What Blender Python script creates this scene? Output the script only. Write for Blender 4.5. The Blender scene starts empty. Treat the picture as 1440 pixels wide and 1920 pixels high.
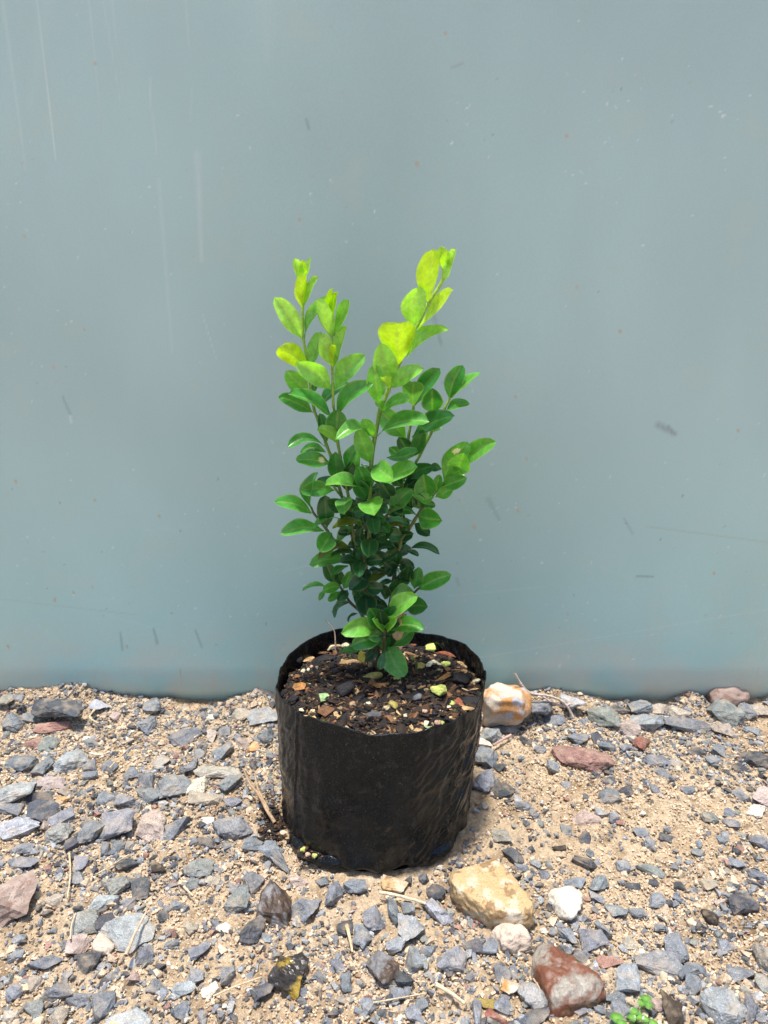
import bpy, bmesh, math, random
import numpy as np
from mathutils import Vector, noise

sc = bpy.context.scene
COL = sc.collection
# ------------------------------------------------------------------ camera
PITCH = math.radians(17.0); CH = 0.41; FPX = 1397.0
cd = bpy.data.cameras.new('camera'); cam = bpy.data.objects.new('camera', cd); COL.objects.link(cam)
cam.location = (0, 0, CH); cam.rotation_euler = (math.radians(90) - PITCH, 0, 0)
cd.sensor_fit = 'VERTICAL'; cd.sensor_height = 36; cd.lens = FPX / 1920 * 36
cd.clip_start = 0.01; cd.clip_end = 200
cd.dof.use_dof = True; cd.dof.focus_distance = 0.56; cd.dof.aperture_fstop = 14
sc.camera = cam
# ------------------------------------------------------------------ light
SUN = Vector((-0.075, -0.04, 1.0)).normalized()
w = bpy.data.worlds.new('World'); sc.world = w; w.use_nodes = True
nt = w.node_tree; bg = nt.nodes['Background']
sky = nt.nodes.new('ShaderNodeTexSky'); sky.sky_type = 'NISHITA'; sky.sun_disc = False
sky.sun_elevation = math.asin(SUN.z); sky.sun_rotation = math.atan2(SUN.x, SUN.y)
sky.dust_density = 2.5
nt.links.new(sky.outputs[0], bg.inputs[0]); bg.inputs[1].default_value = 0.14
ld = bpy.data.lights.new('sun', 'SUN'); sun = bpy.data.objects.new('sun', ld); COL.objects.link(sun)
ld.energy = 3.7; ld.angle = math.radians(6); ld.color = (1.0, 0.965, 0.90)
sun.rotation_euler = SUN.to_track_quat('Z', 'Y').to_euler(); sun.location = (0, 0, 3)
sc.view_settings.view_transform = 'Standard'; sc.view_settings.look = 'None'
sc.view_settings.exposure = 0.74; sc.view_settings.gamma = 1
# ------------------------------------------------------------------ pixel helpers
CP, SP = math.cos(PITCH), math.sin(PITCH)
CAM = Vector((0, 0, CH))
def ray(px, py):
    u = (px - 720) / FPX; v = (960 - py) / FPX
    return Vector((u, CP + v * SP, -SP + v * CP))
def on_z(px, py, z=0.0):
    d = ray(px, py); return CAM + d * ((z - CH) / d.z)
def on_y(px, py, y):
    d = ray(px, py); return CAM + d * (y / d.y)
# ------------------------------------------------------------------ noise
_rs = np.random.RandomState(7); _T = _rs.rand(512, 512)
def vn(x, y):
    xi = np.floor(x).astype(int); yi = np.floor(y).astype(int); fx = x - xi; fy = y - yi
    fx = fx * fx * (3 - 2 * fx); fy = fy * fy * (3 - 2 * fy)
    a = _T[xi % 512, yi % 512]; b = _T[(xi + 1) % 512, yi % 512]
    c = _T[xi % 512, (yi + 1) % 512]; d = _T[(xi + 1) % 512, (yi + 1) % 512]
    return (a * (1 - fx) + b * fx) * (1 - fy) + (c * (1 - fx) + d * fx) * fy
def fbm(x, y, o=4):
    s = 0; a = 0.5; t = 0
    for k in range(o):
        s = s + a * vn(x * 2 ** k + 17.3 * k, y * 2 ** k + 31.7 * k); t += a; a *= 0.5
    return s / t
# ------------------------------------------------------------------ object helpers
def tag(o, label=None, cat=None, group=None, kind=None):
    if label: o['label'] = label
    if cat: o['category'] = cat
    if group: o['group'] = group
    if kind: o['kind'] = kind
    return o
def mesh_np(name, V, F, mat, colors=None, smooth=False, parent=None):
    """V (n,3) array, F list/array of equal-length faces"""
    me = bpy.data.meshes.new(name)
    V = np.asarray(V, dtype=np.float32); F = np.asarray(F, dtype=np.int32); k = F.shape[1]
    me.vertices.add(len(V)); me.vertices.foreach_set('co', V.ravel())
    me.loops.add(F.size); me.loops.foreach_set('vertex_index', F.ravel())
    me.polygons.add(len(F)); me.polygons.foreach_set('loop_start', np.arange(0, F.size, k, dtype=np.int32))
    me.polygons.foreach_set('loop_total', np.full(len(F), k, dtype=np.int32))
    me.update(calc_edges=True); me.validate()
    if colors is not None:
        at = me.color_attributes.new('col', 'FLOAT_COLOR', 'POINT')
        C4 = np.ones((len(V), 4), dtype=np.float32); C4[:, :colors.shape[1]] = colors
        at.data.foreach_set('color', C4.ravel())
    me.polygons.foreach_set('use_smooth', np.full(len(me.polygons), smooth, dtype=bool))
    me.materials.append(mat)
    o = bpy.data.objects.new(name, me); COL.objects.link(o)
    if parent: o.parent = parent
    return o
def empty(name, loc):
    o = bpy.data.objects.new(name, None); o.location = loc; o.empty_display_size = 0.02; COL.objects.link(o); return o
# ------------------------------------------------------------------ material helpers
def new_mat(name):
    m = bpy.data.materials.new(name); m.use_nodes = True; n = m.node_tree
    return m, n, n.nodes['Principled BSDF']
def node(n, t, **kw):
    x = n.nodes.new(t)
    for k, v in kw.items():
        if k in x.inputs.keys(): x.inputs[k].default_value = v
        else: setattr(x, k, v)
    return x
def noise_n(n, scale, detail=4, rough=0.6, vec=None):
    x = n.nodes.new('ShaderNodeTexNoise'); x.inputs['Scale'].default_value = scale
    x.inputs['Detail'].default_value = detail; x.inputs['Roughness'].default_value = rough
    if vec is not None: n.links.new(vec, x.inputs['Vector'])
    return x
def ramp(n, src, stops):
    r = n.nodes.new('ShaderNodeValToRGB'); e = r.color_ramp.elements
    while len(e) < len(stops): e.new(0.5)
    for i, (p, c) in enumerate(stops):
        e[i].position = p; e[i].color = (c[0], c[1], c[2], 1) if not isinstance(c, (int, float)) else (c, c, c, 1)
    n.links.new(src, r.inputs[0]); return r
def mix(n, f, a, b, mode='MIX'):
    x = n.nodes.new('ShaderNodeMix'); x.data_type = 'RGBA'; x.blend_type = mode
    for s, v in ((x.inputs[0], f), (x.inputs[6], a), (x.inputs[7], b)):
        if isinstance(v, (int, float)): s.default_value = v
        elif isinstance(v, tuple): s.default_value = (v[0], v[1], v[2], 1)
        else: n.links.new(v, s)
    return x.outputs[2]
def bump(n, h, strength, dist, prev=None):
    b = n.nodes.new('ShaderNodeBump'); b.inputs['Strength'].default_value = strength; b.inputs['Distance'].default_value = dist
    n.links.new(h, b.inputs['Height'])
    if prev: n.links.new(prev, b.inputs['Normal'])
    return b.outputs[0]
def geo(n): return n.nodes.new('ShaderNodeNewGeometry').outputs['Position']

# sand
M_SAND, n, b = new_mat('sand'); P = geo(n)
n1 = noise_n(n, 9, 5, 0.6, P); n2 = noise_n(n, 420, 4, 0.7, P); n3 = noise_n(n, 60, 5, 0.65, P)
c1 = ramp(n, n1.outputs[0], [(0.30, (0.36, 0.25, 0.15)), (0.45, (0.53, 0.40, 0.265)), (0.66, (0.62, 0.50, 0.36))])
c2 = ramp(n, n3.outputs[0], [(0.30, (0.55, 0.50, 0.45)), (0.5, (1, 1, 1)), (0.7, (1.1, 1.08, 1.04))])
c3 = ramp(n, n2.outputs[0], [(0.30, (0.42, 0.37, 0.33)), (0.42, (0.90, 0.88, 0.86)), (0.56, (1.0, 1, 1)), (0.68, (1.4, 1.4, 1.4))])
cc = mix(n, 1.0, c1.outputs[0], c2.outputs[0], 'MULTIPLY'); cc = mix(n, 1.0, cc, c3.outputs[0], 'MULTIPLY')
n.links.new(cc, b.inputs['Base Color']); b.inputs['Roughness'].default_value = 0.95; b.inputs['Specular IOR Level'].default_value = 0.15
nb = noise_n(n, 260, 6, 0.75, P); nb2 = noise_n(n, 900, 3, 0.7, P)
n.links.new(bump(n, nb2.outputs[0], 0.6, 0.0006, bump(n, nb.outputs[0], 1.0, 0.0034)), b.inputs['Normal'])

def stone_mat(name, dust=0.5, rough=0.85):
    m, n, b = new_mat(name); P = geo(n)
    a = node(n, 'ShaderNodeAttribute', attribute_name='col')
    s1 = noise_n(n, 1300, 3, 0.7, P); s2 = noise_n(n, 140, 5, 0.65, P); s3 = noise_n(n, 90, 4, 0.6, P)
    r1 = ramp(n, s1.outputs[0], [(0.30, 0.50), (0.44, 0.92), (0.58, 1.08), (0.70, 2.1)])
    r2 = ramp(n, s2.outputs[0], [(0.3, 0.60), (0.5, 1.0), (0.7, 1.32)])
    c = mix(n, 1, a.outputs[0], r1.outputs[0], 'MULTIPLY'); c = mix(n, 1, c, r2.outputs[0], 'MULTIPLY')
    f = ramp(n, s3.outputs[0], [(0.48, 0.0), (0.72, dust)])
    c = mix(n, f.outputs[0], c, (0.46, 0.36, 0.25))
    n.links.new(c, b.inputs['Base Color']); b.inputs['Roughness'].default_value = rough; b.inputs['Specular IOR Level'].default_value = 0.35
    n.links.new(bump(n, s1.outputs[0], 0.6, 0.0006, bump(n, s2.outputs[0], 0.9, 0.0026)), b.inputs['Normal'])
    return m
M_STONE = stone_mat('crushed stone'); M_GRIT = stone_mat('fine grit', 0.5, 0.9); M_SOILBIT = stone_mat('soil crumbs', 0.0, 0.75)
M_CHIP = stone_mat('bark and pumice', 0.0, 0.7)

def patch_mat(name, base, patch, patch2, sc1, lo, hi, rough=0.8, wet=None, dark=0.5):
    m, n, b = new_mat(name); P = geo(n)
    s = noise_n(n, sc1, 5, 0.6, P); t = noise_n(n, sc1 * 1.7, 4, 0.6, P); g = noise_n(n, 900, 3, 0.7, P)
    f = ramp(n, s.outputs[0], [(lo, 0.0), (hi, 1.0)]); f2 = ramp(n, t.outputs[0], [(0.56, 0.0), (0.62, 1.0)])
    c = mix(n, f.outputs[0], base, patch); c = mix(n, f2.outputs[0], c, patch2)
    r = ramp(n, g.outputs[0], [(0.3, dark), (0.45, 0.98), (0.7, 1.12)])
    c = mix(n, 1, c, r.outputs[0], 'MULTIPLY'); n.links.new(c, b.inputs['Base Color'])
    b.inputs['Roughness'].default_value = rough
    if wet is not None:
        rr = ramp(n, f2.outputs[0], [(0, rough), (1, wet)]); n.links.new(rr.outputs[0], b.inputs['Roughness'])
    n.links.new(bump(n, g.outputs[0], 0.3, 0.0005, bump(n, t.outputs[0], 0.7, 0.003)), b.inputs['Normal'])
    return m
M_ORANGE = patch_mat('ochre rock', (0.44, 0.30, 0.15), (0.50, 0.44, 0.34), (0.25, 0.155, 0.075), 60, 0.50, 0.62)
M_WET = patch_mat('rust stained rock', (0.25, 0.22, 0.185), (0.15, 0.055, 0.03), (0.085, 0.06, 0.028), 38, 0.47, 0.56, 0.5, 0.18)
M_WHITE = patch_mat('white rock', (0.56, 0.51, 0.43), (0.62, 0.57, 0.50), (0.50, 0.46, 0.39), 90, 0.5, 0.6, 0.9)
M_CREAM = patch_mat('pinkish cream rock', (0.50, 0.40, 0.32), (0.58, 0.47, 0.38), (0.42, 0.34, 0.27), 110, 0.5, 0.6, 0.9)
M_RUSTW = patch_mat('orange and white rock', (0.52, 0.44, 0.36), (0.46, 0.23, 0.08), (0.36, 0.36, 0.40), 32, 0.46, 0.56)
M_BROWNW = patch_mat('dark stained rock', (0.16, 0.155, 0.16), (0.055, 0.035, 0.025), (0.10, 0.07, 0.05), 40, 0.44, 0.5, 0.55, 0.3)
M_WETY = patch_mat('wet mottled rock', (0.035, 0.03, 0.028), (0.30, 0.20, 0.03), (0.05, 0.04, 0.03), 45, 0.5, 0.58, 0.3, 0.15)
M_PINK = patch_mat('pink brown rock', (0.28, 0.20, 0.165), (0.36, 0.28, 0.24), (0.20, 0.12, 0.09), 35, 0.5, 0.6)

# soil
M_SOIL, n, b = new_mat('potting soil'); P = geo(n)
s = noise_n(n, 300, 6, 0.75, P); s2 = noise_n(n, 45, 4, 0.6, P)
c = ramp(n, s.outputs[0], [(0.3, (0.006, 0.005, 0.005)), (0.55, (0.03, 0.019, 0.013)), (0.72, (0.09, 0.05, 0.03))])
f = ramp(n, s2.outputs[0], [(0.60, 0), (0.70, 0.35)])
n.links.new(mix(n, f.outputs[0], c.outputs[0], (0.08, 0.09, 0.02)), b.inputs['Base Color']); b.inputs['Roughness'].default_value = 0.7
n.links.new(bump(n, s.outputs[0], 1.0, 0.003), b.inputs['Normal'])

# bag film
M_BAG, n, b = new_mat('black plastic film'); P = geo(n)
s = noise_n(n, 1500, 2, 0.8, P); s2 = noise_n(n, 28, 5, 0.65, P)
mp = node(n, 'ShaderNodeMapping'); mp.inputs['Scale'].default_value = (1, 1, 0.25); n.links.new(P, mp.inputs[0])
s3 = noise_n(n, 95, 4, 0.6, mp.outputs[0])
f = ramp(n, s.outputs[0], [(0.64, 0.0), (0.71, 0.6)]); f2 = ramp(n, s2.outputs[0], [(0.5, 0.0), (0.8, 0.10)])
c = mix(n, f2.outputs[0], (0.004, 0.0044, 0.0055), (0.06, 0.05, 0.042)); s5 = noise_n(n, 75, 6, 0.7, P); f5 = ramp(n, s5.outputs[0], [(0.58, 0.0), (0.72, 0.30)]); c = mix(n, f5.outputs[0], c, (0.10, 0.095, 0.09)); c = mix(n, f.outputs[0], c, (0.30, 0.25, 0.2))
n.links.new(c, b.inputs['Base Color'])
rr = ramp(n, s2.outputs[0], [(0.3, 0.14), (0.7, 0.38)]); n.links.new(rr.outputs[0], b.inputs['Roughness']); b.inputs['Specular IOR Level'].default_value = 0.33; b.inputs['Specular Tint'].default_value = (0.74, 0.88, 1.0, 1)
n.links.new(bump(n, s3.outputs[0], 0.4, 0.0016), b.inputs['Normal'])

# leaf
def leaf_mat():
    m, n, b = new_mat('boxwood leaf'); P = geo(n)
    a = node(n, 'ShaderNodeAttribute', attribute_name='col')
    g = n.nodes.new('ShaderNodeNewGeometry')
    s = noise_n(n, 170, 5, 0.65, P); r = ramp(n, s.outputs[0], [(0.3, 0.74), (0.7, 1.24)])
    c = mix(n, 1, a.outputs[0], r.outputs[0], 'MULTIPLY')
    under = mix(n, 0.18, c, (0.30, 0.46, 0.10)); c = mix(n, g.outputs['Backfacing'], c, under)
    n.links.new(c, b.inputs['Base Color']); b.inputs['Roughness'].default_value = 0.3; b.inputs['Coat Weight'].default_value = 0.3; b.inputs['Coat Roughness'].default_value = 0.2
    b.inputs['Specular IOR Level'].default_value = 0.5
    n.links.new(bump(n, s.outputs[0], 0.45, 0.0012), b.inputs['Normal'])
    tr = n.nodes.new('ShaderNodeBsdfTranslucent')
    tc = mix(n, 1, c, (1.4, 1.6, 0.35), 'MULTIPLY'); n.links.new(tc, tr.inputs[0])
    ms = n.nodes.new('ShaderNodeMixShader'); ms.inputs[0].default_value = 0.33
    n.links.new(b.outputs[0], ms.inputs[1]); n.links.new(tr.outputs[0], ms.inputs[2])
    n.links.new(ms.outputs[0], n.nodes['Material Output'].inputs[0])
    return m
M_LEAF = leaf_mat()
M_STEM, n, b = new_mat('boxwood stem'); a = node(n, 'ShaderNodeAttribute', attribute_name='col'); P = geo(n)
s = noise_n(n, 500, 4, 0.6, P); r = ramp(n, s.outputs[0], [(0.3, 0.7), (0.7, 1.25)])
n.links.new(mix(n, 1, a.outputs[0], r.outputs[0], 'MULTIPLY'), b.inputs['Base Color']); b.inputs['Roughness'].default_value = 0.5
n.links.new(bump(n, s.outputs[0], 0.3, 0.0006), b.inputs['Normal'])
M_STRAW = stone_mat('dry straw', 0.0, 0.8)

# wall
M_WALL, n, b = new_mat('painted sheet'); P = geo(n)
a = node(n, 'ShaderNodeAttribute', attribute_name='col')
s = noise_n(n, 700, 2, 0.6, P); r = ramp(n, s.outputs[0], [(0.3, 0.97), (0.7, 1.03)])
n.links.new(mix(n, 1, a.outputs[0], r.outputs[0], 'MULTIPLY'), b.inputs['Base Color'])
b.inputs['Roughness'].default_value = 0.42; b.inputs['Specular IOR Level'].default_value = 0.45
n.links.new(bump(n, s.outputs[0], 0.05, 0.0006), b.inputs['Normal'])

# ------------------------------------------------------------------ ground
def axis(a0, a1, step, far):
    core = list(np.arange(a0, a1 + 1e-9, step)); ext_l = []; ext_r = []; s = step; x = a0
    while x > -far: s *= 1.35; x -= s; ext_l.append(x)
    s = step; x = a1
    while x < far: s *= 1.35; x += s; ext_r.append(x)
    return np.array(ext_l[::-1] + core + ext_r)
def ground_h(x, y):
    x = np.asarray(x, float); y = np.asarray(y, float)
    h = 0.010 * (fbm(x * 7 + 50, y * 7 + 50, 3) - 0.5) + 0.007 * (fbm(x * 28 + 90, y * 28 + 20, 3) - 0.5)
    h = h + 0.010 * np.clip((y - 0.60) / 0.07, 0, 1) * np.clip((-x - 0.20) / 0.12, 0, 1)
    d = np.hypot(x + 0.006, y - 0.514); h = h * np.clip((d - 0.06) / 0.04, 0.0, 1) 
    h = h + 0.013 * np.clip((y - .640) / .028, 0, 1) * np.clip(fbm(x * 22 + 77, y * 6 + 5, 3) - .38, 0, 1) * 3.0
    return h
def grid_mesh(gx, gy):
    X, Y = np.meshgrid(gx, gy); nx, ny = len(gx), len(gy)
    i = np.arange(nx * ny).reshape(ny, nx)
    F = np.stack([i[:-1, :-1], i[:-1, 1:], i[1:, 1:], i[1:, :-1]], -1).reshape(-1, 4)
    return X, Y, F
gx = axis(-0.50, 0.50, 0.0019, 40); gy = axis(0.14, 0.70, 0.0019, 40)
X, Y, F = grid_mesh(gx, gy)
Z = ground_h(X, Y)
near = np.clip(1.3 - np.abs(X), 0, 1)
cl = fbm(X * 40 + 3, Y * 40 + 9, 2)
Z = Z + near * (0.0030 * (np.abs(fbm(X * 120, Y * 120, 3) - 0.5) * 2) + 0.0040 * (fbm(X * 330, Y * 330, 2) - 0.5) * (0.5 + 1.2 * cl)) - 0.0012
g = mesh_np('ground', np.stack([X, Y, Z], -1).reshape(-1, 3), F, M_SAND, smooth=True); tag(g, kind='structure')

# ------------------------------------------------------------------ wall
WY = 0.672
gx = axis(-0.42, 0.42, 0.0013, 2.6)
gz = np.concatenate([np.arange(0.045, 0.66, 0.0013), np.arange(0.66, 1.15, 0.03)])
prof = [(WY + 0.014, -0.03), (WY + 0.014, -0.004), (WY + 0.0095, 0.004), (WY + 0.006, 0.010), (WY + 0.0025, 0.018), (WY + 0.0007, 0.028), (WY, 0.040)]
zz = np.array([p[1] for p in prof] + list(gz)); yy = np.array([p[0] for p in prof] + [WY] * len(gz))
X, Zg = np.meshgrid(gx, zz); Yg = np.repeat(yy[:, None], len(gx), 1) + 0.0035 * (fbm(X * 3 + 5, Zg * 2 + 5, 2) - 0.5)
i = np.arange(X.size).reshape(X.shape)
F = np.stack([i[:-1, :-1], i[:-1, 1:], i[1:, 1:], i[1:, :-1]], -1).reshape(-1, 4)
C = np.empty(X.shape + (3,)); C[...] = (0.355, 0.492, 0.505)
t = fbm(X * 3.2 + 11, Zg * 3.2 + 4, 3) - 0.5; t2 = fbm(X * 11 + 31, Zg * 5 + 14, 4) - 0.5; C *= (1 + 0.34 * t + 0.16 * t2)[..., None]
low = np.clip((0.32 - Zg) / 0.35, 0, 1)[..., None]; C = C * (1 - low * np.array([0.13, -0.02, 0.03]))
def blend(mask, col):
    global C
    mask = np.clip(mask, 0, 1)[..., None]; C = C * (1 - mask) + np.array(col) * mask
dust = np.clip((0.10 - Zg) / 0.09, 0, 1) * np.clip((fbm(X * 22 + 2, Zg * 34 + 8, 5) - 0.33) * 2.8, 0, 1)
blend(dust * 0.75, (0.53, 0.51, 0.45))
spl = np.clip((fbm(X * 210 + 5, Zg * 210 + 3, 2) - 0.66) * 9, 0, 1) * np.clip((0.12 - Zg) / 0.12, 0, 1)
blend(spl * 0.35, (0.50, 0.46, 0.38))
blend(np.clip((fbm(X * 30 + 70, Zg * 30 + 10, 4) - 0.62) * 3, 0, 1) * 0.18, (0.50, 0.47, 0.40))
def wpt(px, py):
    p = on_y(px, py, WY); return p.x, p.z
def cap(p0, p1, w0, w1, col, a, soft=1.0, rough=0.0):
    (x0, z0), (x1, z1) = wpt(*p0), wpt(*p1)
    k = 0.672 / FPX * 1.03; w0 *= k; w1 *= k
    dx, dz = x1 - x0, z1 - z0; L2 = dx * dx + dz * dz + 1e-12
    tt = np.clip(((X - x0) * dx + (Zg - z0) * dz) / L2, 0, 1)
    d = np.hypot(X - x0 - tt * dx, Zg - z0 - tt * dz); ww = w0 + (w1 - w0) * tt
    m = np.clip((ww - d) / (ww * soft + 1e-9) , 0, 1)
    if rough: m = m * np.clip(1 - rough + 2 * rough * vn(X * 800 + 3, Zg * 160), 0, 1.4)
    blend(m * a * (.55 if col == WS else 1), col)
WS = (0.62, 0.70, 0.70); DK = (0.15, 0.22, 0.23); TN = (0.42, 0.33, 0.24)
for p0, p1, w0, w1, c, a_ in [
    ((70, -10), (108, 300), 2.2, 1.2, WS, .75), ((8, 0), (52, 320), 5, 2, WS, .35), ((170, 0), (192, 215), 2, 1.4, WS, .5), ((195, 0), (228, 190), 2, 1.2, WS, .35),
    ((212, -10), (232, 180), 2, 1.2, WS, .3), ((350, 0), (356, 90), 3, 2, WS, .3), ((284, 150), (284, 205), 3, 2, WS, .55), ((288, 210), (296, 290), 3, 2, WS, .3),
    ((362, 170), (358, 230), 3, 2, WS, .25), ((372, 290), (380, 490), 9, 4, WS, .38), ((300, 340), (325, 660), 6, 3, WS, .28), ((382, 590), (408, 675), 1.5, 1, WS, .6),
    ((90, 0), (60, 200), 20, 9, WS, .12), ((500, 0), (505, 110), 24, 12, WS, .15),
    ((120, 742), (134, 775), 2.5, 4.5, DK, .5), ((134, 778), (136, 790), 4, 5, WS, .7), ((575, 225), (580, 243), 3, 4, DK, .6), ((808, 575), (826, 640), 6, 4, DK, .32),
    ((822, 632), (827, 645), 3, 4, DK, .4), ((228, 1182), (232, 1215), 3, 4, DK, .45), ((290, 1175), (297, 1203), 3, 4.5, DK, .55), ((368, 1178), (380, 1210), 3.5, 3.5, DK, .45),
    ((915, 935), (935, 972), 9, 4.5, DK, .35), ((855, 1082), (860, 1095), 6, 4, DK, .3), ((1232, 795), (1262, 812), 10, 8, (0.20, 0.24, 0.28), .6), ((1250, 798), (1262, 812), 5, 4, (0.16, 0.19, 0.23), .4),
    ((1168, 970), (1184, 998), 3, 4, DK, .35), ((1192, 1078), (1222, 1079), 3, 3, (0.14, 0.17, 0.17), .6), ((845, 130), (866, 121), 3, 4, (0.30, 0.36, 0.37), .9),
    ((1440, 1140), (870, 1235), 2, 2, WS, .42), ((1440, 1165), (1100, 1200), 1.5, 1.5, WS, .22), ((840, 1115), (1020, 1098), 2, 2, WS, .3), ((1210, 985), (1440, 1015), 2.5, 2, (0.35, 0.33, 0.28), .4),
    ((200, 1150), (330, 1185), 3, 2, WS, .25), ((530, 1070), (600, 1052), 2, 1.5, WS, .35), ((270, 992), (370, 985), 2, 1.5, WS, .25),
    ((0, 1120), (260, 1150), 2, 2, (0.3, 0.3, 0.26), .25)]:
    cap(p0, p1, w0, w1, c, a_, 1.0, 0.25)
rw = random.Random(5)
for px, py, s_ in [(181, 120, 4), (781, 308, 6), (834, 64, 4), (965, 742, 4), (970, 955, 5), (888, 985, 6), (103, 686, 4), (32, 900, 5), (160, 617, 3), (1380, 805, 4), (1160, 620, 5),
                   (562, 412, 4), (48, 443, 3), (105, 1122, 4), (140, 1107, 4), (180, 935, 4), (18, 1208, 5), (240, 1208, 4), (1336, 1072, 4), (300, 965, 4), (985, 857, 3), (1060, 255, 4), (860, 935, 2)]:
    cap((px, py), (px + 1.5, py + 3), s_ * 0.8, s_ * 0.6, TN, .85, .6)
CLU = [(rw.uniform(0, 1440), rw.uniform(100, 1280)) for _ in range(16)]
for k in range(560):
    px = rw.uniform(-150, 1600); py = rw.uniform(-60, 1290) if rw.random() < .35 else rw.uniform(850, 1290)
    if rw.random() < .45: cl_ = rw.choice(CLU); px, py = rw.gauss(cl_[0], 60), min(1290, rw.gauss(cl_[1], 70))
    s_ = rw.uniform(.7, 1.2) * (1 + rw.random() ** 6); c = WS if rw.random() < .72 else (TN if rw.random() < .6 else DK)
    an = rw.uniform(0, 3.1); l = rw.uniform(0, 5)
    x0, z0 = wpt(px, py)
    jx = np.searchsorted(gx, [x0 - .008, x0 + .008]); jz = np.searchsorted(zz, [z0 - .008, z0 + .008])
    sl = (slice(jz[0], jz[1]), slice(jx[0], jx[1]))
    if jx[1] - jx[0] < 3 or jz[1] - jz[0] < 3: continue
    dx, dz = l * math.cos(an) * 5e-4, l * math.sin(an) * 5e-4
    tt = np.clip(((X[sl] - x0) * dx + (Zg[sl] - z0) * dz) / (dx * dx + dz * dz + 1e-12), 0, 1)
    d = np.hypot(X[sl] - x0 - tt * dx, Zg[sl] - z0 - tt * dz)
    m = np.clip((s_ * 6e-4 - d) / (s_ * 3e-4), 0, 1)[..., None] * rw.uniform(.15, .7)
    C[sl] = C[sl] * (1 - m) + np.array(c) * m
wall = mesh_np('wall', np.stack([X, Yg, Zg], -1).reshape(-1, 3), F, M_WALL, C.reshape(-1, 3), smooth=True)
sm = wall.modifiers.new('thickness', 'SOLIDIFY'); sm.thickness = 0.004; sm.offset = 1
tag(wall, 'grey-green painted sheet wall, dusty and streaked, behind the potted shrub', 'wall')

# ------------------------------------------------------------------ stones
def hull_pts(rng, dims, npts=16, box=0.5):
    out = []
    for k in range(npts):
        d = np.array([rng.gauss(0, 1) for _ in range(3)]); d /= np.linalg.norm(d)
        c = d / np.max(np.abs(d)); p = d * (1 - box) + c * box
        out.append(p * np.array(dims) * 0.5 * rng.uniform(0.82, 1.0))
    return out
def hull_bm(pts):
    bm = bmesh.new()
    for p in pts: bm.verts.new(p)
    r = bmesh.ops.convex_hull(bm, input=bm.verts)
    dead = [v for v in bm.verts if not v.link_faces]
    bmesh.ops.delete(bm, geom=dead, context='VERTS')
    return bm
def fit(pts, dims):
    a = np.array(pts); lo = a.min(0); hi = a.max(0); return (a - (lo + hi) / 2) / np.maximum(hi - lo, 1e-6) * np.array(dims)
def rock_arrays(rng, dims, npts=16, box=0.5, detail=2, rough=0.05, smooth=1, pts=None):
    bm = hull_bm(fit(hull_pts(rng, (1, 1, 1), npts, box), dims) if pts is None else pts)
    for k in range(detail):
        bmesh.ops.subdivide_edges(bm, edges=bm.edges[:], cuts=1, use_grid_fill=True)
        bmesh.ops.triangulate(bm, faces=bm.faces[:])
        if k < smooth: bmesh.ops.smooth_vert(bm, verts=bm.verts[:], factor=0.32 if smooth > 1 else 0.14, use_axis_x=True, use_axis_y=True, use_axis_z=True)
    bmesh.ops.triangulate(bm, faces=bm.faces[:])
    m = min(dims); off = Vector((rng.uniform(0, 50), rng.uniform(0, 50), 0))
    if rough:
        for v in bm.verts:
            nn = v.co.normalized() if v.co.length > 0 else Vector((0, 0, 1))
            v.co += nn * (noise.noise(v.co * (2.2 / m) + off) * rough * m * 1.3 + noise.noise(v.co * (6 / m) + off) * rough * m * 0.8)
    V = np.array([v.co[:] for v in bm.verts]); F = np.array([[v.index for v in f.verts] for f in bm.faces]); bm.free()
    return V, F
SC = {'g': (0.178, 0.188, 0.206), 'd': (0.070, 0.073, 0.083), 'l': (0.30, 0.31, 0.325), 't': (0.33, 0.29, 0.24), 'r': (0.30, 0.17, 0.14), 'o': (0.52, 0.29, 0.13),
      'w': (0.62, 0.56, 0.47), 'b': (0.05, 0.038, 0.03), 'e': (0.20, 0.21, 0.195), 'p': (0.36, 0.28, 0.25), 'y': (0.24, 0.17, 0.05), 'q': (0.22, 0.085, 0.065)}
SN = {'g': 'blue-grey', 'd': 'dark grey', 'l': 'light grey', 't': 'tan', 'r': 'reddish', 'o': 'orange-brown', 'w': 'creamy white', 'b': 'black-brown', 'e': 'greenish grey', 'p': 'pinkish grey', 'y': 'yellow-brown', 'q': 'dark red'}
GROUP = 'loose stones on the sandy ground'
rs = random.Random(11)
placed = []      # (x, y, r)
STONES = []
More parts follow.
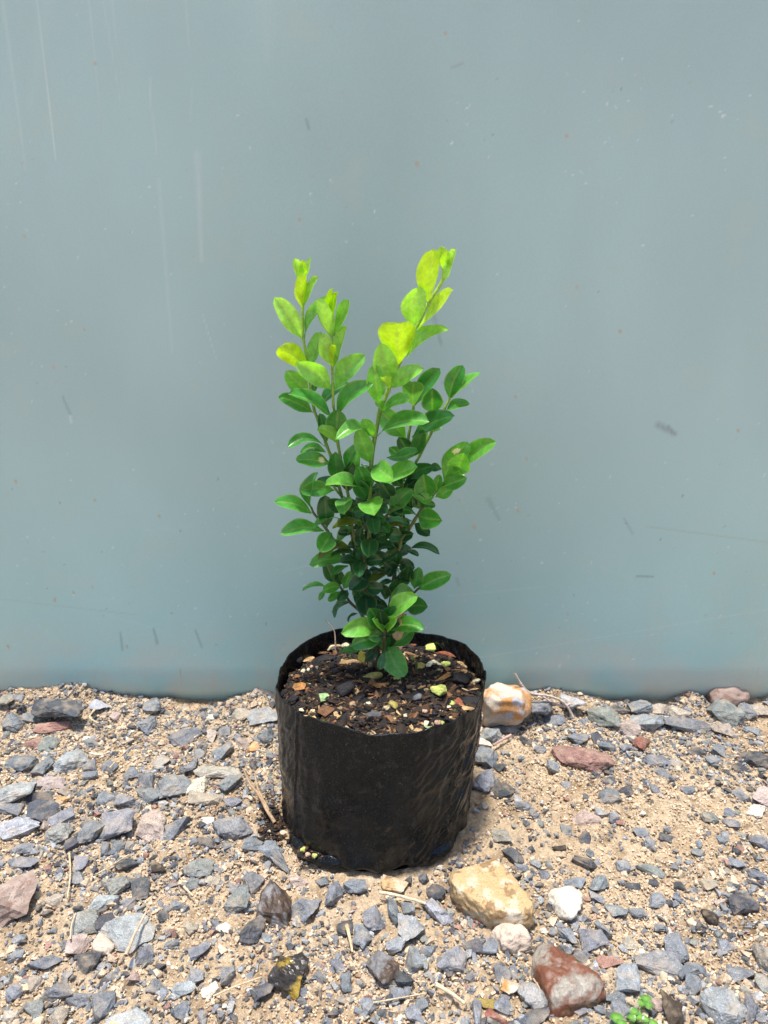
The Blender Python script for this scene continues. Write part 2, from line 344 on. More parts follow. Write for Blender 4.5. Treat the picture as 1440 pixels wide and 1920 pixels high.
def stone(px, py, wpx, hpx, c, ang=0, label=None, mat=None, npts=None, box=0.45, name='stone', lift=0.0, flat=1.0, rough=0.09, rnd=False):
    p = on_z(px, py, 0.004); dist = (p - CAM).dot(Vector((0, CP, -SP))); k = dist / FPX
    e = math.asin(min(0.99, (CH - p.z) / (p - CAM).length)); hw = hpx * k
    D = hw * 1.06 * math.sin(e) ** -0.35; t = max(hw * 0.70 * flat, 0.003); W = wpx * k * 1.12; hw *= 1.17
    if rnd: t = W * 0.6 if abs(wpx - 90) > 1 else W * .8
    gh = float(ground_h(p.x, p.y))
    p = on_z(px, py, gh + t * 0.30)
    V, F = rock_arrays(rs, (W, D, t), npts or rs.choice([9, 11, 13, 16]), box, 3 if max(W, D) > 0.018 else 2, rough, 3 if rnd else 1)
    a = math.radians(-ang) + rs.uniform(-.15, .15); ca, sa = math.cos(a), math.sin(a)
    R = np.array([[ca, -sa, 0], [sa, ca, 0], [0, 0, 1]]); tx = rs.uniform(-.14, .14); ty = rs.uniform(-.14, .14)
    Tm = np.array([[1, 0, ty], [0, 1, tx], [-ty, -tx, 1]]); V = V @ (R @ Tm).T
    cv = np.array(SC[c]) * rs.uniform(0.82, 1.18) * np.array([rs.uniform(.95, 1.05), 1, rs.uniform(.95, 1.05)])
    o = mesh_np(name, V, F, mat or M_STONE, np.repeat(cv[None], len(V), 0), smooth=rnd)
    o.location = (p.x, p.y, gh + t * (0.25 + lift))
    placed.append((p.x, p.y, max(W, D) / 2))
    tag(o, label, 'stone', GROUP); STONES.append(dict(o=o, px=px, py=py, w=wpx, h=hpx, c=c, label=label)); return o

# landmark stones, each with its own description
L = [
 (109, 1327, 94, 36, 'd', 0, 'long dark slab of stone lying against the wall foot at far left', None, .35),
 (97, 1363, 64, 28, 'r', 0, 'reddish brown stone just in front of the long dark slab', None, .4),
 (1060, 1689, 60, 76, 'w', 10, 'bright white speckled stone standing out right of the ochre rock', M_WHITE, .115),
 (958, 1755, 74, 52, 'p', 0, 'rounded pinkish cream pebble in front of the ochre rock', M_CREAM, .1),
 (512, 1697, 60, 76, 'b', 0, 'big grey stone with dark brown stained top, front left of the bag', M_BROWNW, .4),
 (541, 1825, 62, 76, 'y', 0, 'glossy wet black and yellow-brown stone near the bottom edge', M_WETY, .3),
 (946, 1319, 90, 72, 'w', 0, 'orange and white stone close behind the bag on its right', M_RUSTW, .11),
 (508, 1288, 54, 50, 'w', 0, 'pale pinkish stone peeking out behind the bag on its left', M_CREAM, .3),
 (1093, 1420, 104, 48, 'r', 22, 'long flat purplish red stone on open sand right of the bag', None, .4),
 (1204, 1395, 40, 34, 'q', 0, 'small blocky dark red stone right of the long purplish red one', None, .5),
 (1363, 1306, 80, 46, 'r', 0, 'brown humped stone touching the wall at far right', M_PINK, .11),
 (15, 1690, 96, 96, 'p', 40, 'large flat pinkish brown stone cut by the left edge', M_PINK, .3),
 (247, 1739, 88, 66, 'l', 15, 'large flat light grey stone front left, with a straw across it', None, .35),
 (223, 1546, 62, 60, 'g', 0, 'chunky blue-grey stone, bluest and tallest in the left middle', None, .4),
 (288, 1547, 48, 50, 'p', 0, 'flat pale pinkish triangular stone right of the chunky blue one', None, .5),
 (30, 1486, 66, 52, 'l', 0, 'large light grey stone at the left edge, middle of the gravel', None, .4),
 (513, 1607, 56, 64, 'g', -20, 'tall angular grey stone leaning beside the bag at lower left', None, .5),
 (717, 1820, 60, 60, 'd', 0, 'dark triangular stone with a brown fleck on top, bottom middle', M_BROWNW, .3),
 (1235, 1804, 88, 50, 'g', 0, 'broad flat slate-grey stone at lower right', None, .35),
 (1351, 1884, 68, 62, 'l', 0, 'bulky grey stone at the bottom right corner area', None, .4),
 (1333, 1719, 32, 34, 'b', 0, 'smooth black round pebble at right', None, .05),
 (1417, 1518, 38, 28, 'w', 0, 'small cream pebble near the right edge', M_WHITE, .2),
 (1419, 1422, 58, 38, 'd', 15, 'dark blue-grey block at the right edge near the wall', None, .5),
 (898, 1725, 24, 15, 'q', 0, 'tiny dark red chip between ochre rock and pinkish pebble', None, .5),
 (957, 1852, 34, 32, 'w', 0, 'small white and orange stone at the bottom right of centre', M_RUSTW, .3),
 (740, 1658, 50, 34, 'o', 0, 'tan-orange stone tucked under the front of the bag', M_ORANGE, .4),
 (916, 1884, 46, 20, 'y', 15, 'mustard-brown elongated pebble near the bottom edge', None, .2),
 (197, 1769, 40, 40, 'p', 0, 'rounded fleshy-tan pebble under the large flat light grey stone', M_CREAM, .1),
 (820, 1710, 66, 44, 'l', 10, 'light grey knobbly stone left of the ochre rock', None, .3),
 (435, 1551, 68, 48, 'g', 0, 'rounded grey stone with a rusty dot, left of the bag', None, .2),
 (326, 1473, 56, 44, 'g', -15, 'broad blue-grey stone in the cluster left of the bag', None, .4),
]
for l in L:
    stone(l[0], l[1], l[2], l[3], l[4], l[5], l[6], l[7], box=l[8], rnd=(l[8] <= .12), npts=(26 if l[8] <= .12 else None))
STR = """26 1353 41 34 g;36 1308 24 16 g;11 1310 24 22 t;58 1344 28 20 g;184 1323 32 20 l;289 1323 34 30 g;276 1361 34 34 g;347 1381 58 36 g -25;497 1379 28 36 g;495 1344 58 32 l;418 1409 38 34 g
397 1379 20 28 t;169 1391 46 24 g;90 1396 34 24 e;64 1394 30 20 r;37 1432 54 32 g;81 1437 36 40 g;135 1424 58 46 l -25;169 1434 26 22 g;169 1454 30 20 g;205 1436 28 22 g;97 1467 54 24 p -10
122 1481 28 24 t;118 1499 28 14 o;24 1516 46 28 g;74 1496 48 22 d -20;79 1520 62 44 d;113 1533 44 28 g -30;38 1550 68 48 l;85 1550 24 24 p;112 1560 42 38 e;202 1497 36 28 g;234 1503 38 30 g;274 1465 38 42 g
276 1491 44 32 g;370 1474 38 36 w;408 1447 82 26 t 5;431 1471 50 38 g;384 1498 64 26 t 5;436 1504 38 20 g;358 1437 24 34 g;173 1559 48 44 g;334 1549 56 52 g;376 1580 54 20 d;199 1591 22 34 g
221 1587 26 24 g;240 1589 22 26 g;139 1583 34 24 d;43 1589 34 24 g;475 1583 38 28 g;43 1619 66 24 g;148 1621 30 30 g;146 1647 28 22 g;236 1624 42 30 d;298 1627 36 24 b;370 1626 54 36 e -15;214 1659 54 42 e
259 1666 40 44 d;190 1696 50 42 l;232 1697 42 26 g -30;160 1726 58 50 e;199 1731 38 32 d;146 1773 40 36 p;87 1806 64 30 g -8;164 1803 40 36 d;448 1688 48 48 e;474 1742 34 58 d 20;500 1757 32 22 g
468 1652 44 36 g 30;272 1788 32 32 g;106 1860 54 42 g -30;146 1872 40 26 g -30;191 1882 42 48 g;343 1854 46 26 l;367 1831 30 30 g;427 1828 20 46 g 10;337 1893 32 36 g;240 1912 80 32 l;395 1857 32 24 w
493 1860 34 38 d;568 1702 58 50 g;625 1680 28 48 g 25;665 1660 44 34 g;709 1720 50 52 g;738 1707 20 52 g -10;678 1759 32 50 g;772 1744 56 48 l;817 1672 32 30 d;764 1704 28 24 g;757 1834 38 34 d
635 1808 38 28 g;649 1842 24 34 g;691 1887 30 32 g;773 1897 30 30 g;791 1884 24 22 g;849 1800 48 44 g 20;802 1785 34 20 g;742 1770 36 34 l;775 1800 28 40 g;744 1864 32 24 g;920 1776 32 30 g;886 1773 42 28 d
943 1828 30 28 g;898 1901 20 46 g;930 1907 52 18 q 25;1003 1868 62 42 l 20;989 1905 78 36 d;1297 1820 58 38 g;1178 1836 42 60 l 15;1400 1884 38 56 g;1267 1780 36 48 g;1110 1764 52 44 g;1134 1745 34 36 g
1090 1792 36 26 g;1142 1802 46 24 r;1063 1756 30 36 g;1156 1709 42 26 g;1194 1711 30 24 g;1122 1657 38 34 g;1079 1655 40 24 g;1118 1681 26 22 g;1230 1687 38 26 g;1390 1693 52 40 d;1095 1614 40 34 d
963 1606 34 32 d;979 1627 26 18 g;1049 1590 26 16 b;1098 1570 24 22 d;941 1570 36 26 t;945 1480 52 34 d;908 1462 38 46 l;912 1423 48 42 g;1432 1494 42 36 p;1357 1336 56 46 e;1400 1333 32 36 g;1432 1333 38 26 t
1357 1369 38 28 t;1290 1360 88 28 g 15;1210 1352 62 42 l;1198 1324 44 34 g;1134 1347 50 44 e;1174 1365 46 30 p;1017 1322 48 30 g;1073 1314 40 26 l;1041 1349 38 26 g;1154 1329 52 20 d;1234 1329 42 24 t
1275 1335 42 24 t;949 1365 42 26 g;920 1377 38 30 l;906 1391 30 24 w;989 1387 26 18 d;1085 1385 42 24 g;1122 1383 26 22 d;1138 1399 30 22 g;1307 1409 30 22 d;1350 1408 30 28 g;1338 1427 28 20 g;1234 1427 40 22 g
981 1510 30 20 g;1001 1526 18 18 g;937 1437 24 22 d;1037 1437 22 28 g;1140 1492 42 28 g;1174 1482 24 20 d;1126 1522 24 22 g;1150 1530 22 26 g;1100 1534 52 26 p;1061 1554 18 20 g;1372 1542 32 22 g
1330 1532 30 22 e;1424 1578 30 26 g;1220 1631 50 22 e 15;1170 1625 26 24 g;1186 1661 28 16 d;1273 1659 24 18 d;1271 1685 24 20 g;941 1824 28 28 g;1388 1824 48 28 g;1299 1848 34 36 g;1428 1840 26 36 e
1436 1800 26 60 t;1259 1892 38 58 b;1154 1868 38 30 g;1084 1893 36 22 g;1166 1896 38 36 g;1235 1880 32 26 p;941 1886 30 28 g;420 1371 26 22 g;455 1392 30 24 p;475 1400 26 20 o;452 1340 40 26 t;560 1650 34 22 p
860 1660 30 44 e;603 1650 26 20 g;985 1700 24 30 d;1020 1640 20 18 g;1060 1780 20 20 g;1105 1835 22 20 d;390 1540 24 20 w;250 1450 32 22 g;300 1430 34 24 t;60 1660 30 22 g;100 1690 32 24 t;36 1760 26 20 g;32 1790 22 18 g
60 1845 30 30 t;22 1860 36 30 g;60 1890 40 26 e;20 1905 30 24 t;290 1850 30 22 g;255 1835 28 22 p;330 1700 26 20 g;356 1740 28 24 t;400 1650 24 20 t;420 1740 30 18 w;1240 1450 26 20 g;1290 1480 28 18 g;1390 1490 30 20 g
1410 1370 34 20 g;1390 1440 30 16 d;1200 1560 28 20 g;1250 1570 30 18 d;1310 1600 26 18 g;1380 1620 34 22 g;1330 1660 28 22 t;1420 1640 30 24 g;1070 1720 26 18 g;1240 1740 30 20 g;1180 1770 26 22 t;1360 1770 34 26 g"""
for s_ in STR.replace('\n', ';').split(';'):
    q = s_.split(); stone(float(q[0]), float(q[1]), float(q[2]), float(q[3]), q[4], float(q[5]) if len(q) > 5 else rs.uniform(-12, 12))
# two shaped rocks from their outlines
def shaped(poly, t, mat, label, shrink=.86, gz=-0.004):
    P3 = [on_z(x, y, t * 0.8) for x, y in poly]; cx = sum(p.x for p in P3) / len(P3); cy = sum(p.y for p in P3) / len(P3)
    pts = []
    for p in P3:
        j = lambda: rs.uniform(-.002, .002)
        pts.append((p.x - cx + j(), p.y - cy + j(), gz)); pts.append(((p.x - cx) * .98 + j(), (p.y - cy) * .98 + j(), t * .75 + j()))
        pts.append(((p.x - cx) * shrink, (p.y - cy) * shrink, t + j()))
    V, F = rock_arrays(rs, (.05, .05, .02), detail=4, rough=0.06, smooth=2, pts=pts)
    o = mesh_np('stone', V, F, mat, smooth=False); o.location = (cx, cy, 0.0); tag(o, label, 'stone', GROUP)
    placed.append((cx, cy, .026)); STONES.append(dict(o=o, px=sum(p[0] for p in poly) / len(poly), py=sum(p[1] for p in poly) / len(poly), w=120, h=100, c='o', label=label))
shaped([(838, 1640), (930, 1607), (962, 1640), (1008, 1702), (985, 1722), (930, 1716), (893, 1702), (852, 1672)], 0.017, M_ORANGE, 'biggest rock, ochre yellow with white crust, right of the bag foot', .93)
shaped([(1000, 1768), (1035, 1765), (1090, 1800), (1146, 1838), (1130, 1862), (1080, 1876), (1030, 1888), (1018, 1840), (995, 1800)], 0.015, M_WET, 'large rock with wet rust-red and olive stains, bottom right of centre', .6)
# smaller countable stones in the gaps
def free(x, y, r):
    return all((x - a) ** 2 + (y - b) ** 2 > (r * .8 + c * .9) ** 2 for a, b, c in placed) and math.hypot(x + .006, y - .514) > .086 and y < .655
def px_of(x, y, z=0.0):
    d = Vector((x, y, z)) - CAM; w_ = d.dot(Vector((0, CP, -SP))); return 720 + FPX * d.x / w_, 960 - FPX * (d.dot(Vector((0, SP, CP)))) / w_
NS = len(STONES); tries = 0
while len(STONES) < 299 and tries < 4000:
    tries += 1
    x = rs.uniform(-.34, .34); y = rs.uniform(.27, .655); r = rs.uniform(.0035, .006)
    px, py = px_of(x, y)
    if not (5 < px < 1435 and 1320 < py < 1915) or not free(x, y, r): continue
    k = y * CP / FPX + .41 * SP / FPX
    stone(px, py, 2 * r / k * rs.uniform(.8, 1.2), 2 * r / k * rs.uniform(.6, .95), rs.choice('ggggdlettp'), rs.uniform(-90, 90))
# labels for the rest: look + nearest described stone
LM = [(s['px'], s['py'], s['label']) for s in STONES if s['label']]
SHORT = {}
for px, py, lb in LM: SHORT[lb] = None
names_ = {'long dark slab': 'long dark slab', 'reddish brown stone just': 'reddish brown stone', 'bright white': 'bright white stone', 'rounded pinkish cream': 'pinkish cream pebble', 'big grey stone with dark': 'brown-topped grey stone',
 'glossy wet black': 'wet black and yellow stone', 'orange and white stone close': 'orange and white stone', 'pale pinkish stone peeking': 'pale stone', 'long flat purplish': 'long purplish red stone', 'small blocky dark red': 'blocky dark red stone',
 'brown humped': 'brown humped stone', 'large flat pinkish': 'large flat pinkish stone', 'large flat light': 'large flat light grey stone', 'chunky blue': 'chunky blue-grey stone', 'flat pale pinkish tri': 'pale triangular stone', 'large light grey stone at the left': 'large light grey edge stone',
 'tall angular': 'tall leaning stone', 'dark triangular': 'dark triangular stone', 'broad flat slate': 'broad flat slate stone', 'bulky grey': 'bulky corner stone', 'smooth black': 'smooth black pebble', 'small cream': 'small cream pebble', 'dark blue-grey block': 'dark blue-grey block',
 'tiny dark red': 'tiny dark red chip', 'small white and orange': 'small white and orange stone', 'tan-orange': 'tan-orange stone', 'mustard': 'mustard-brown pebble', 'rounded fleshy': 'fleshy-tan pebble', 'light grey knobbly': 'knobbly light grey stone',
 'rounded grey stone': 'rounded rust-dotted stone', 'broad blue-grey': 'broad blue-grey stone', 'biggest rock': 'big ochre rock', 'large rock with wet': 'wet rust-red rock'}
def short(lb):
    for k_, v_ in names_.items():
        if lb.startswith(k_): return v_
    return lb
buckets = {}
for s in STONES:
    if s['label']: continue
    best = min(LM, key=lambda m: (m[0] - s['px']) ** 2 + (m[1] - s['py']) ** 2)
    dx, dy = s['px'] - best[0], s['py'] - best[1]; d = math.hypot(dx, dy)
    dr = ('right of' if dx > 0 else 'left of') if abs(dx) > abs(dy) else ('in front of' if dy > 0 else 'behind')
    a_ = s['w'] * s['h']; sz = 'large' if a_ > 2400 else 'medium' if a_ > 1100 else 'small' if a_ > 480 else 'tiny'
    sh = 'long' if s['w'] > 1.9 * s['h'] else 'upright' if s['h'] > 1.25 * s['w'] else 'angular'
    base = f"{sz} {sh} {SN[s['c']]} stone {dr} the {short(best[2])}"
    buckets.setdefault(base, []).append((d, s))
ORD = ['nearest', 'second nearest', 'third nearest', 'fourth nearest', 'fifth nearest', 'sixth nearest', 'seventh nearest', 'eighth nearest', 'ninth nearest']
for base, ls in buckets.items():
    ls.sort(key=lambda q: q[0])
    for k, (d, s) in enumerate(ls):
        lb_ = base if len(ls) == 1 else base + ', ' + ORD[min(k, 8)]; s['o']['label'] = lb_ if len(lb_.split()) <= 16 else lb_.replace(' angular', '')

# grit (uncountable)
def scatter(name, N, sampler, mat, variants, seed, thin=1.0):
    rg = random.Random(seed); base = []
    for k in range(variants): base.append(rock_arrays(rg, (1, rg.uniform(.6, 1) * thin, rg.uniform(.4, .8) * thin), rg.choice([8, 9, 11, 14]), .4, 0, 0, 0))
    Vs, Fs, Cs = [], [], []; off = 0
    for k in range(N):
        r = sampler(rg)
        if r is None: continue
        x, y, z, s, c = r; V, F = base[rg.randrange(variants)]
        a = rg.uniform(0, 6.28); t = rg.uniform(-.5, .5); ca, sa, ct, st = math.cos(a), math.sin(a), math.cos(t), math.sin(t)
        R = np.array([[ca, -sa * ct, sa * st], [sa, ca * ct, -ca * st], [0, st, ct]])
        Vs.append(V @ R.T * s + np.array([x, y, z])); Fs.append(F + off); off += len(V); Cs.append(np.repeat(np.array(c)[None], len(V), 0))
    return mesh_np(name, np.concatenate(Vs), np.concatenate(Fs), mat, np.concatenate(Cs))
GP = [(SC['g'], 8), (SC['d'], 4), (SC['l'], 3), ((.47, .36, .25), 11), ((.56, .45, .33), 8), ((.30, .19, .11), 3), (SC['r'], 1), ((.6, .55, .46), 1)]
GPB = [(SC['g'], 12), (SC['d'], 6), (SC['l'], 4), ((.50, .39, .28), 9), (SC['e'], 3), (SC['r'], 1), ((.6, .55, .46), 1)]
def pick(rg, pal):
    t = rg.uniform(0, sum(w_ for _, w_ in pal))
    for c, w_ in pal:
        t -= w_
        if t <= 0: break
    f = rg.uniform(.75, 1.2); return (c[0] * f, c[1] * f, c[2] * f)
def s_grit(rg):
    wide = rg.random() < .22
    x = rg.uniform(-1.1, 1.1) if wide else rg.uniform(-.40, .40); y = rg.uniform(-.1, .675) if wide else rg.uniform(.24, .672)
    if math.hypot(x + .006, y - .514) < .080: return None
    dn = float(fbm(np.array(x * 16 + 40), np.array(y * 16 + 60), 3))
    dens = min(1, max(.12, (dn - .34) * 3.4 + (.3 if x < 0 else 0) + (.3 if y < .33 else 0) + (.25 if y > .6 else 0)))
    if rg.random() > dens: return None
    s = min(.0072, .0011 * math.exp(abs(rg.gauss(0, .78)))); c = pick(rg, GP if s < .0026 else GPB)
    if s < .0018 and rg.random() < .6: c = pick(rg, GP[3:5])
    return x, y, float(ground_h(x, y)) + s * .16, s, c
gr = scatter('gravel', 90000, s_grit, M_GRIT, 30, 3)
def s_crumb(rg):
    x = rg.uniform(-.42, .42); y = rg.uniform(.23, .672)
    if math.hypot(x + .006, y - .514) < .080: return None
    if rg.random() > min(1, max(.06, (float(fbm(np.array(x * 13 + 11), np.array(y * 17 + 5), 3)) - .36) * 4.2)): return None
    s = min(.004, .00105 * math.exp(abs(rg.gauss(0, .45)))); c = pick(rg, [((.54, .41, .28), 10), ((.64, .52, .38), 8), ((.40, .27, .165), 2.5), ((.26, .165, .10), .7)])
    return x, y, float(ground_h(x, y)) + s * .2, s, c
cb = scatter('sand_crumbs', 90000, s_crumb, M_GRIT, 16, 33); tag(cb, 'sandy crumbs and tiny clods of dry tan soil on the ground', 'sand', kind='stuff')
tag(gr, 'fine blue-grey and tan grit strewn over the sandy ground', 'gravel', kind='stuff')

# ------------------------------------------------------------------ bag
BX, BY = -0.0014, 0.518; BH = 0.1205
root = empty('plant_bag', (BX, BY, 0)); tag(root, 'black plastic grow bag full of soil, standing on the gravel', 'plant bag')
nth, nz = 420, 130
TH = np.linspace(0, 2 * np.pi, nth, endpoint=False); TT = np.linspace(0, 1, nz)
th, tt = np.meshgrid(TH, TT)
cx = np.cos(th); cy = np.sin(th)      # theta = -pi/2 faces the camera
r = 0.0752 + (0.0812 - 0.0752) * np.clip(tt * 1.15, 0, 1) ** 0.8
r = r - 0.004 * np.clip((0.05 - tt) / 0.05, 0, 1) ** 2
r = r * (1 - 0.012 * np.cos(4 * th + 0.4) * tt)
fx = th * 0.08
wr = (fbm(th * 5 + 20, tt * 2.2 + 3, 4) - .5) * 0.0050 + (fbm(th * 1.6 + 9, tt * 7 + 3, 4) - .5) * 0.0022
q1 = np.abs(fbm((th * 2.2 + tt * 3.2) * 1.1 + 8, (tt * 3.0 - th * 2.4) * 4.2 + 30, 3) - .5) * 2
side = np.clip((cx - 0.25) * 1.8, 0, 1) + 0.45 * np.clip((-cx - .55) * 2, 0, 1) + .14
wr = wr - side * 0.0022 * np.clip(1 - q1 * 2.2, 0, 1) * np.clip((1.02 - tt) * 5, 0, 1)
for tc, am in ((-math.pi / 2 - .86, .0016), (-math.pi / 2 + .78, .0014), (-math.pi / 2 + 1.2, .0008)):
    dd = (th - (tc % (2 * math.pi)) + 0.03 * np.sin(tt * 5)); wr = wr + am * np.exp(-(dd / 0.012) ** 2)
wr = wr * np.clip(tt * 6, .25, 1)
pl = np.clip((.20 - tt) / .20, 0, 1); wr = wr + pl * 0.0032 * np.sin(th * 17 + 3 * fbm(th * 4, tt * 3, 2)) * (fbm(th * 6 + 3, tt * 0 + 2, 2))
r = r + wr
topz = BH + 0.0016 * np.sin(3 * TH + 1) + 0.0022 * (fbm(TH * 5 + 3, TH * 0, 3) - .5) * 2 + 0.0012 * np.sign(np.sin(TH * 6 + 2)) * (np.abs(np.sin(TH * 6 + 2)) ** 6)
topz = topz - 0.003 * np.exp(-((TH - 1.5 * np.pi) / .5) ** 2)
zb = tt * topz[None, :] 
X = r * cx - 0.0057 * (1 - tt); Y = r * cy - 0.0045 * (1 - tt); Z = zb + 0.0004
Z = Z + 0.0016 * np.clip((.05 - tt) / .05, 0, 1) * (1 + np.sin(th * 9))
V = np.stack([X, Y, Z], -1).reshape(-1, 3); i = np.arange(nth * nz).reshape(nz, nth); j = np.roll(i, -1, 1)
F = np.stack([i[:-1], j[:-1], j[1:], i[1:]], -1).reshape(-1, 4)
bag = mesh_np('bag_wall', V, F, M_BAG, smooth=True, parent=root)
m = bag.modifiers.new('film', 'SOLIDIFY'); m.thickness = 0.0007; m.offset = -1
# bottom disc
V = [[-0.0057, -.003, 0.002]] + [[.0735 * math.cos(a) - .0057, .0735 * math.sin(a) - .003, 0.0015] for a in np.linspace(0, 6.283, 60, endpoint=False)]
F = [[0, 1 + k, 1 + (k + 1) % 60] for k in range(60)]
mesh_np('bag_bottom', V, F, M_BAG, parent=root)
def fold(a0, a1, out, hgt, seed):
    rg = random.Random(seed); nu, nv = 34, 12; V = []
    for u in range(nu):
        a = a0 + (a1 - a0) * u / (nu - 1); e = math.sin(math.pi * u / (nu - 1)) ** .6
        for v in range(nv):
            t = v / (nv - 1); rr = .0700 + out * e * math.sin(t * math.pi * .62) + .0012 * noise.noise(Vector((u * .35, v * .4, seed)))
            z = hgt * (1 - t) * (1 - .3 * t) + .0022 + .0018 * math.sin(t * 3.1) + .0012 * noise.noise(Vector((u * .3, v * .5, seed + 9)))
            V.append([rr * math.cos(a) - .0057, rr * math.sin(a) - .003, max(z, .0012)])
    F = [[u * nv + v, (u + 1) * nv + v, (u + 1) * nv + v + 1, u * nv + v + 1] for u in range(nu - 1) for v in range(nv - 1)]
    o = mesh_np('bottom_fold', V, F, M_BAG, smooth=True, parent=root); mm = o.modifiers.new('film', 'SOLIDIFY'); mm.thickness = .0008
fold(math.radians(205), math.radians(258), .011, .010, 2)
fold(math.radians(288), math.radians(330), .009, .012, 5)

# ------------------------------------------------------------------ soil
SZ = 0.1075
def soil_h(x, y):
    d = np.hypot(x - BX, y - BY); h = SZ + .0035 * np.clip(1 - d / .06, 0, 1) - .002 * np.clip((d - .06) / .02, 0, 1)
    return h + .006 * (fbm(x * 60 + 30, y * 60 + 30, 3) - .5)
nr, na = 70, 260
R_, A_ = np.meshgrid(np.linspace(0.0005, .0808, nr), np.linspace(0, 2 * np.pi, na, endpoint=False), indexing='ij')
X = BX + R_ * np.cos(A_); Y = BY + R_ * np.sin(A_); Z = soil_h(X, Y) + .004 * (fbm(X * 260, Y * 260, 3) - .5)
edge = R_ > .0775; X = np.where(edge, BX + .0785 * np.cos(A_), X); Y = np.where(edge, BY + .0785 * np.sin(A_), Y); Z = np.where(edge, Z - .004, Z)
i = np.arange(nr * na).reshape(nr, na); j = np.roll(i, -1, 1)
F = np.stack([i[:-1], j[:-1], j[1:], i[1:]], -1).reshape(-1, 4); Vs = np.stack([X, Y, Z], -1).reshape(-1, 3)
soil = mesh_np('potting_soil', Vs, F, M_SOIL, smooth=False); tag(soil, 'dark potting soil filling the black bag', 'soil', kind='stuff')
SPAL = [((.010, .008, .008), 12), ((.030, .018, .012), 9), ((.09, .045, .022), 4), ((.20, .10, .045), 2), ((.33, .22, .12), .9), ((.45, .36, .2), .5), ((.05, .07, .012), .8), ((.025, .02, .028), 3)]
def s_soil(rg):
    a = rg.uniform(0, 6.28); d = .077 * math.sqrt(rg.random()); x, y = BX + d * math.cos(a), BY + d * math.sin(a)
    s = min(.009, .0017 * math.exp(abs(rg.gauss(0, .62)))); return x, y, float(soil_h(x, y)) + s * .15, s, pick(rg, SPAL)
cr = scatter('soil_crumbs', 4200, s_soil, M_SOILBIT, 24, 8); tag(cr, 'crumbs of dark bark, grit and pumice over the potting soil', 'soil', kind='stuff')
def s_fib(rg):
    a = rg.uniform(0, 6.28); d = .074 * math.sqrt(rg.random()); x, y = BX + d * math.cos(a), BY + d * math.sin(a)
    s = min(.016, .0045 * math.exp(abs(rg.gauss(0, .5)))); return x, y, float(soil_h(x, y)) + .0012, s, pick(rg, [((.012, .009, .008), 8), ((.045, .024, .014), 8), ((.13, .065, .03), 6), ((.27, .15, .07), 3), ((.42, .29, .15), 1)])
fb = scatter('bark_fibres', 900, s_fib, M_SOILBIT, 20, 9, thin=.24); tag(fb, 'dark and tan bark fibres and slivers mixed over the potting soil', 'soil', kind='stuff')
def s_spill(rg):
    p = on_z(rg.gauss(512, 12), rg.gauss(1545, 22)); s = min(.005, .0013 * math.exp(abs(rg.gauss(0, .6))))
    return p.x, p.y, float(ground_h(p.x, p.y)) + s * .3 + rg.uniform(0, .003), s, pick(rg, SPAL[:4])
o = scatter('spilled_soil', 420, s_spill, M_SOILBIT, 12, 18); tag(o, 'small heap of spilled dark soil crumbs left of the bag', 'soil', kind='stuff')
def s_spill2(rg):
    p = on_z(rg.uniform(560, 640), rg.uniform(1600, 1632)); s = min(.005, .0012 * math.exp(abs(rg.gauss(0, .6))))
    return p.x, p.y, .008 + rg.uniform(0, .003), s, pick(rg, SPAL)
CH_ = {'k': (.014, .012, .014), 'br': (.16, .075, .035), 'tn': (.42, .27, .13), 'pw': (.58, .45, .27), 'or': (.34, .16, .05), 'cr': (.62, .56, .38), 'yg': (.46, .50, .13), 'my': (.30, .25, .07), 'rd': (.22, .07, .035), 'gg': (.10, .10, .11), 'gl': (.22, .33, .14), 'pk': (.46, .30, .22)}
CHN = {'k': 'black', 'br': 'brown', 'tn': 'tan', 'pw': 'pale wood', 'or': 'orange-brown', 'cr': 'cream', 'yg': 'yellow-green', 'my': 'mossy yellow', 'rd': 'red-brown', 'gg': 'grey', 'gl': 'green', 'pk': 'pinkish'}
rc = random.Random(21); used_lab = {}
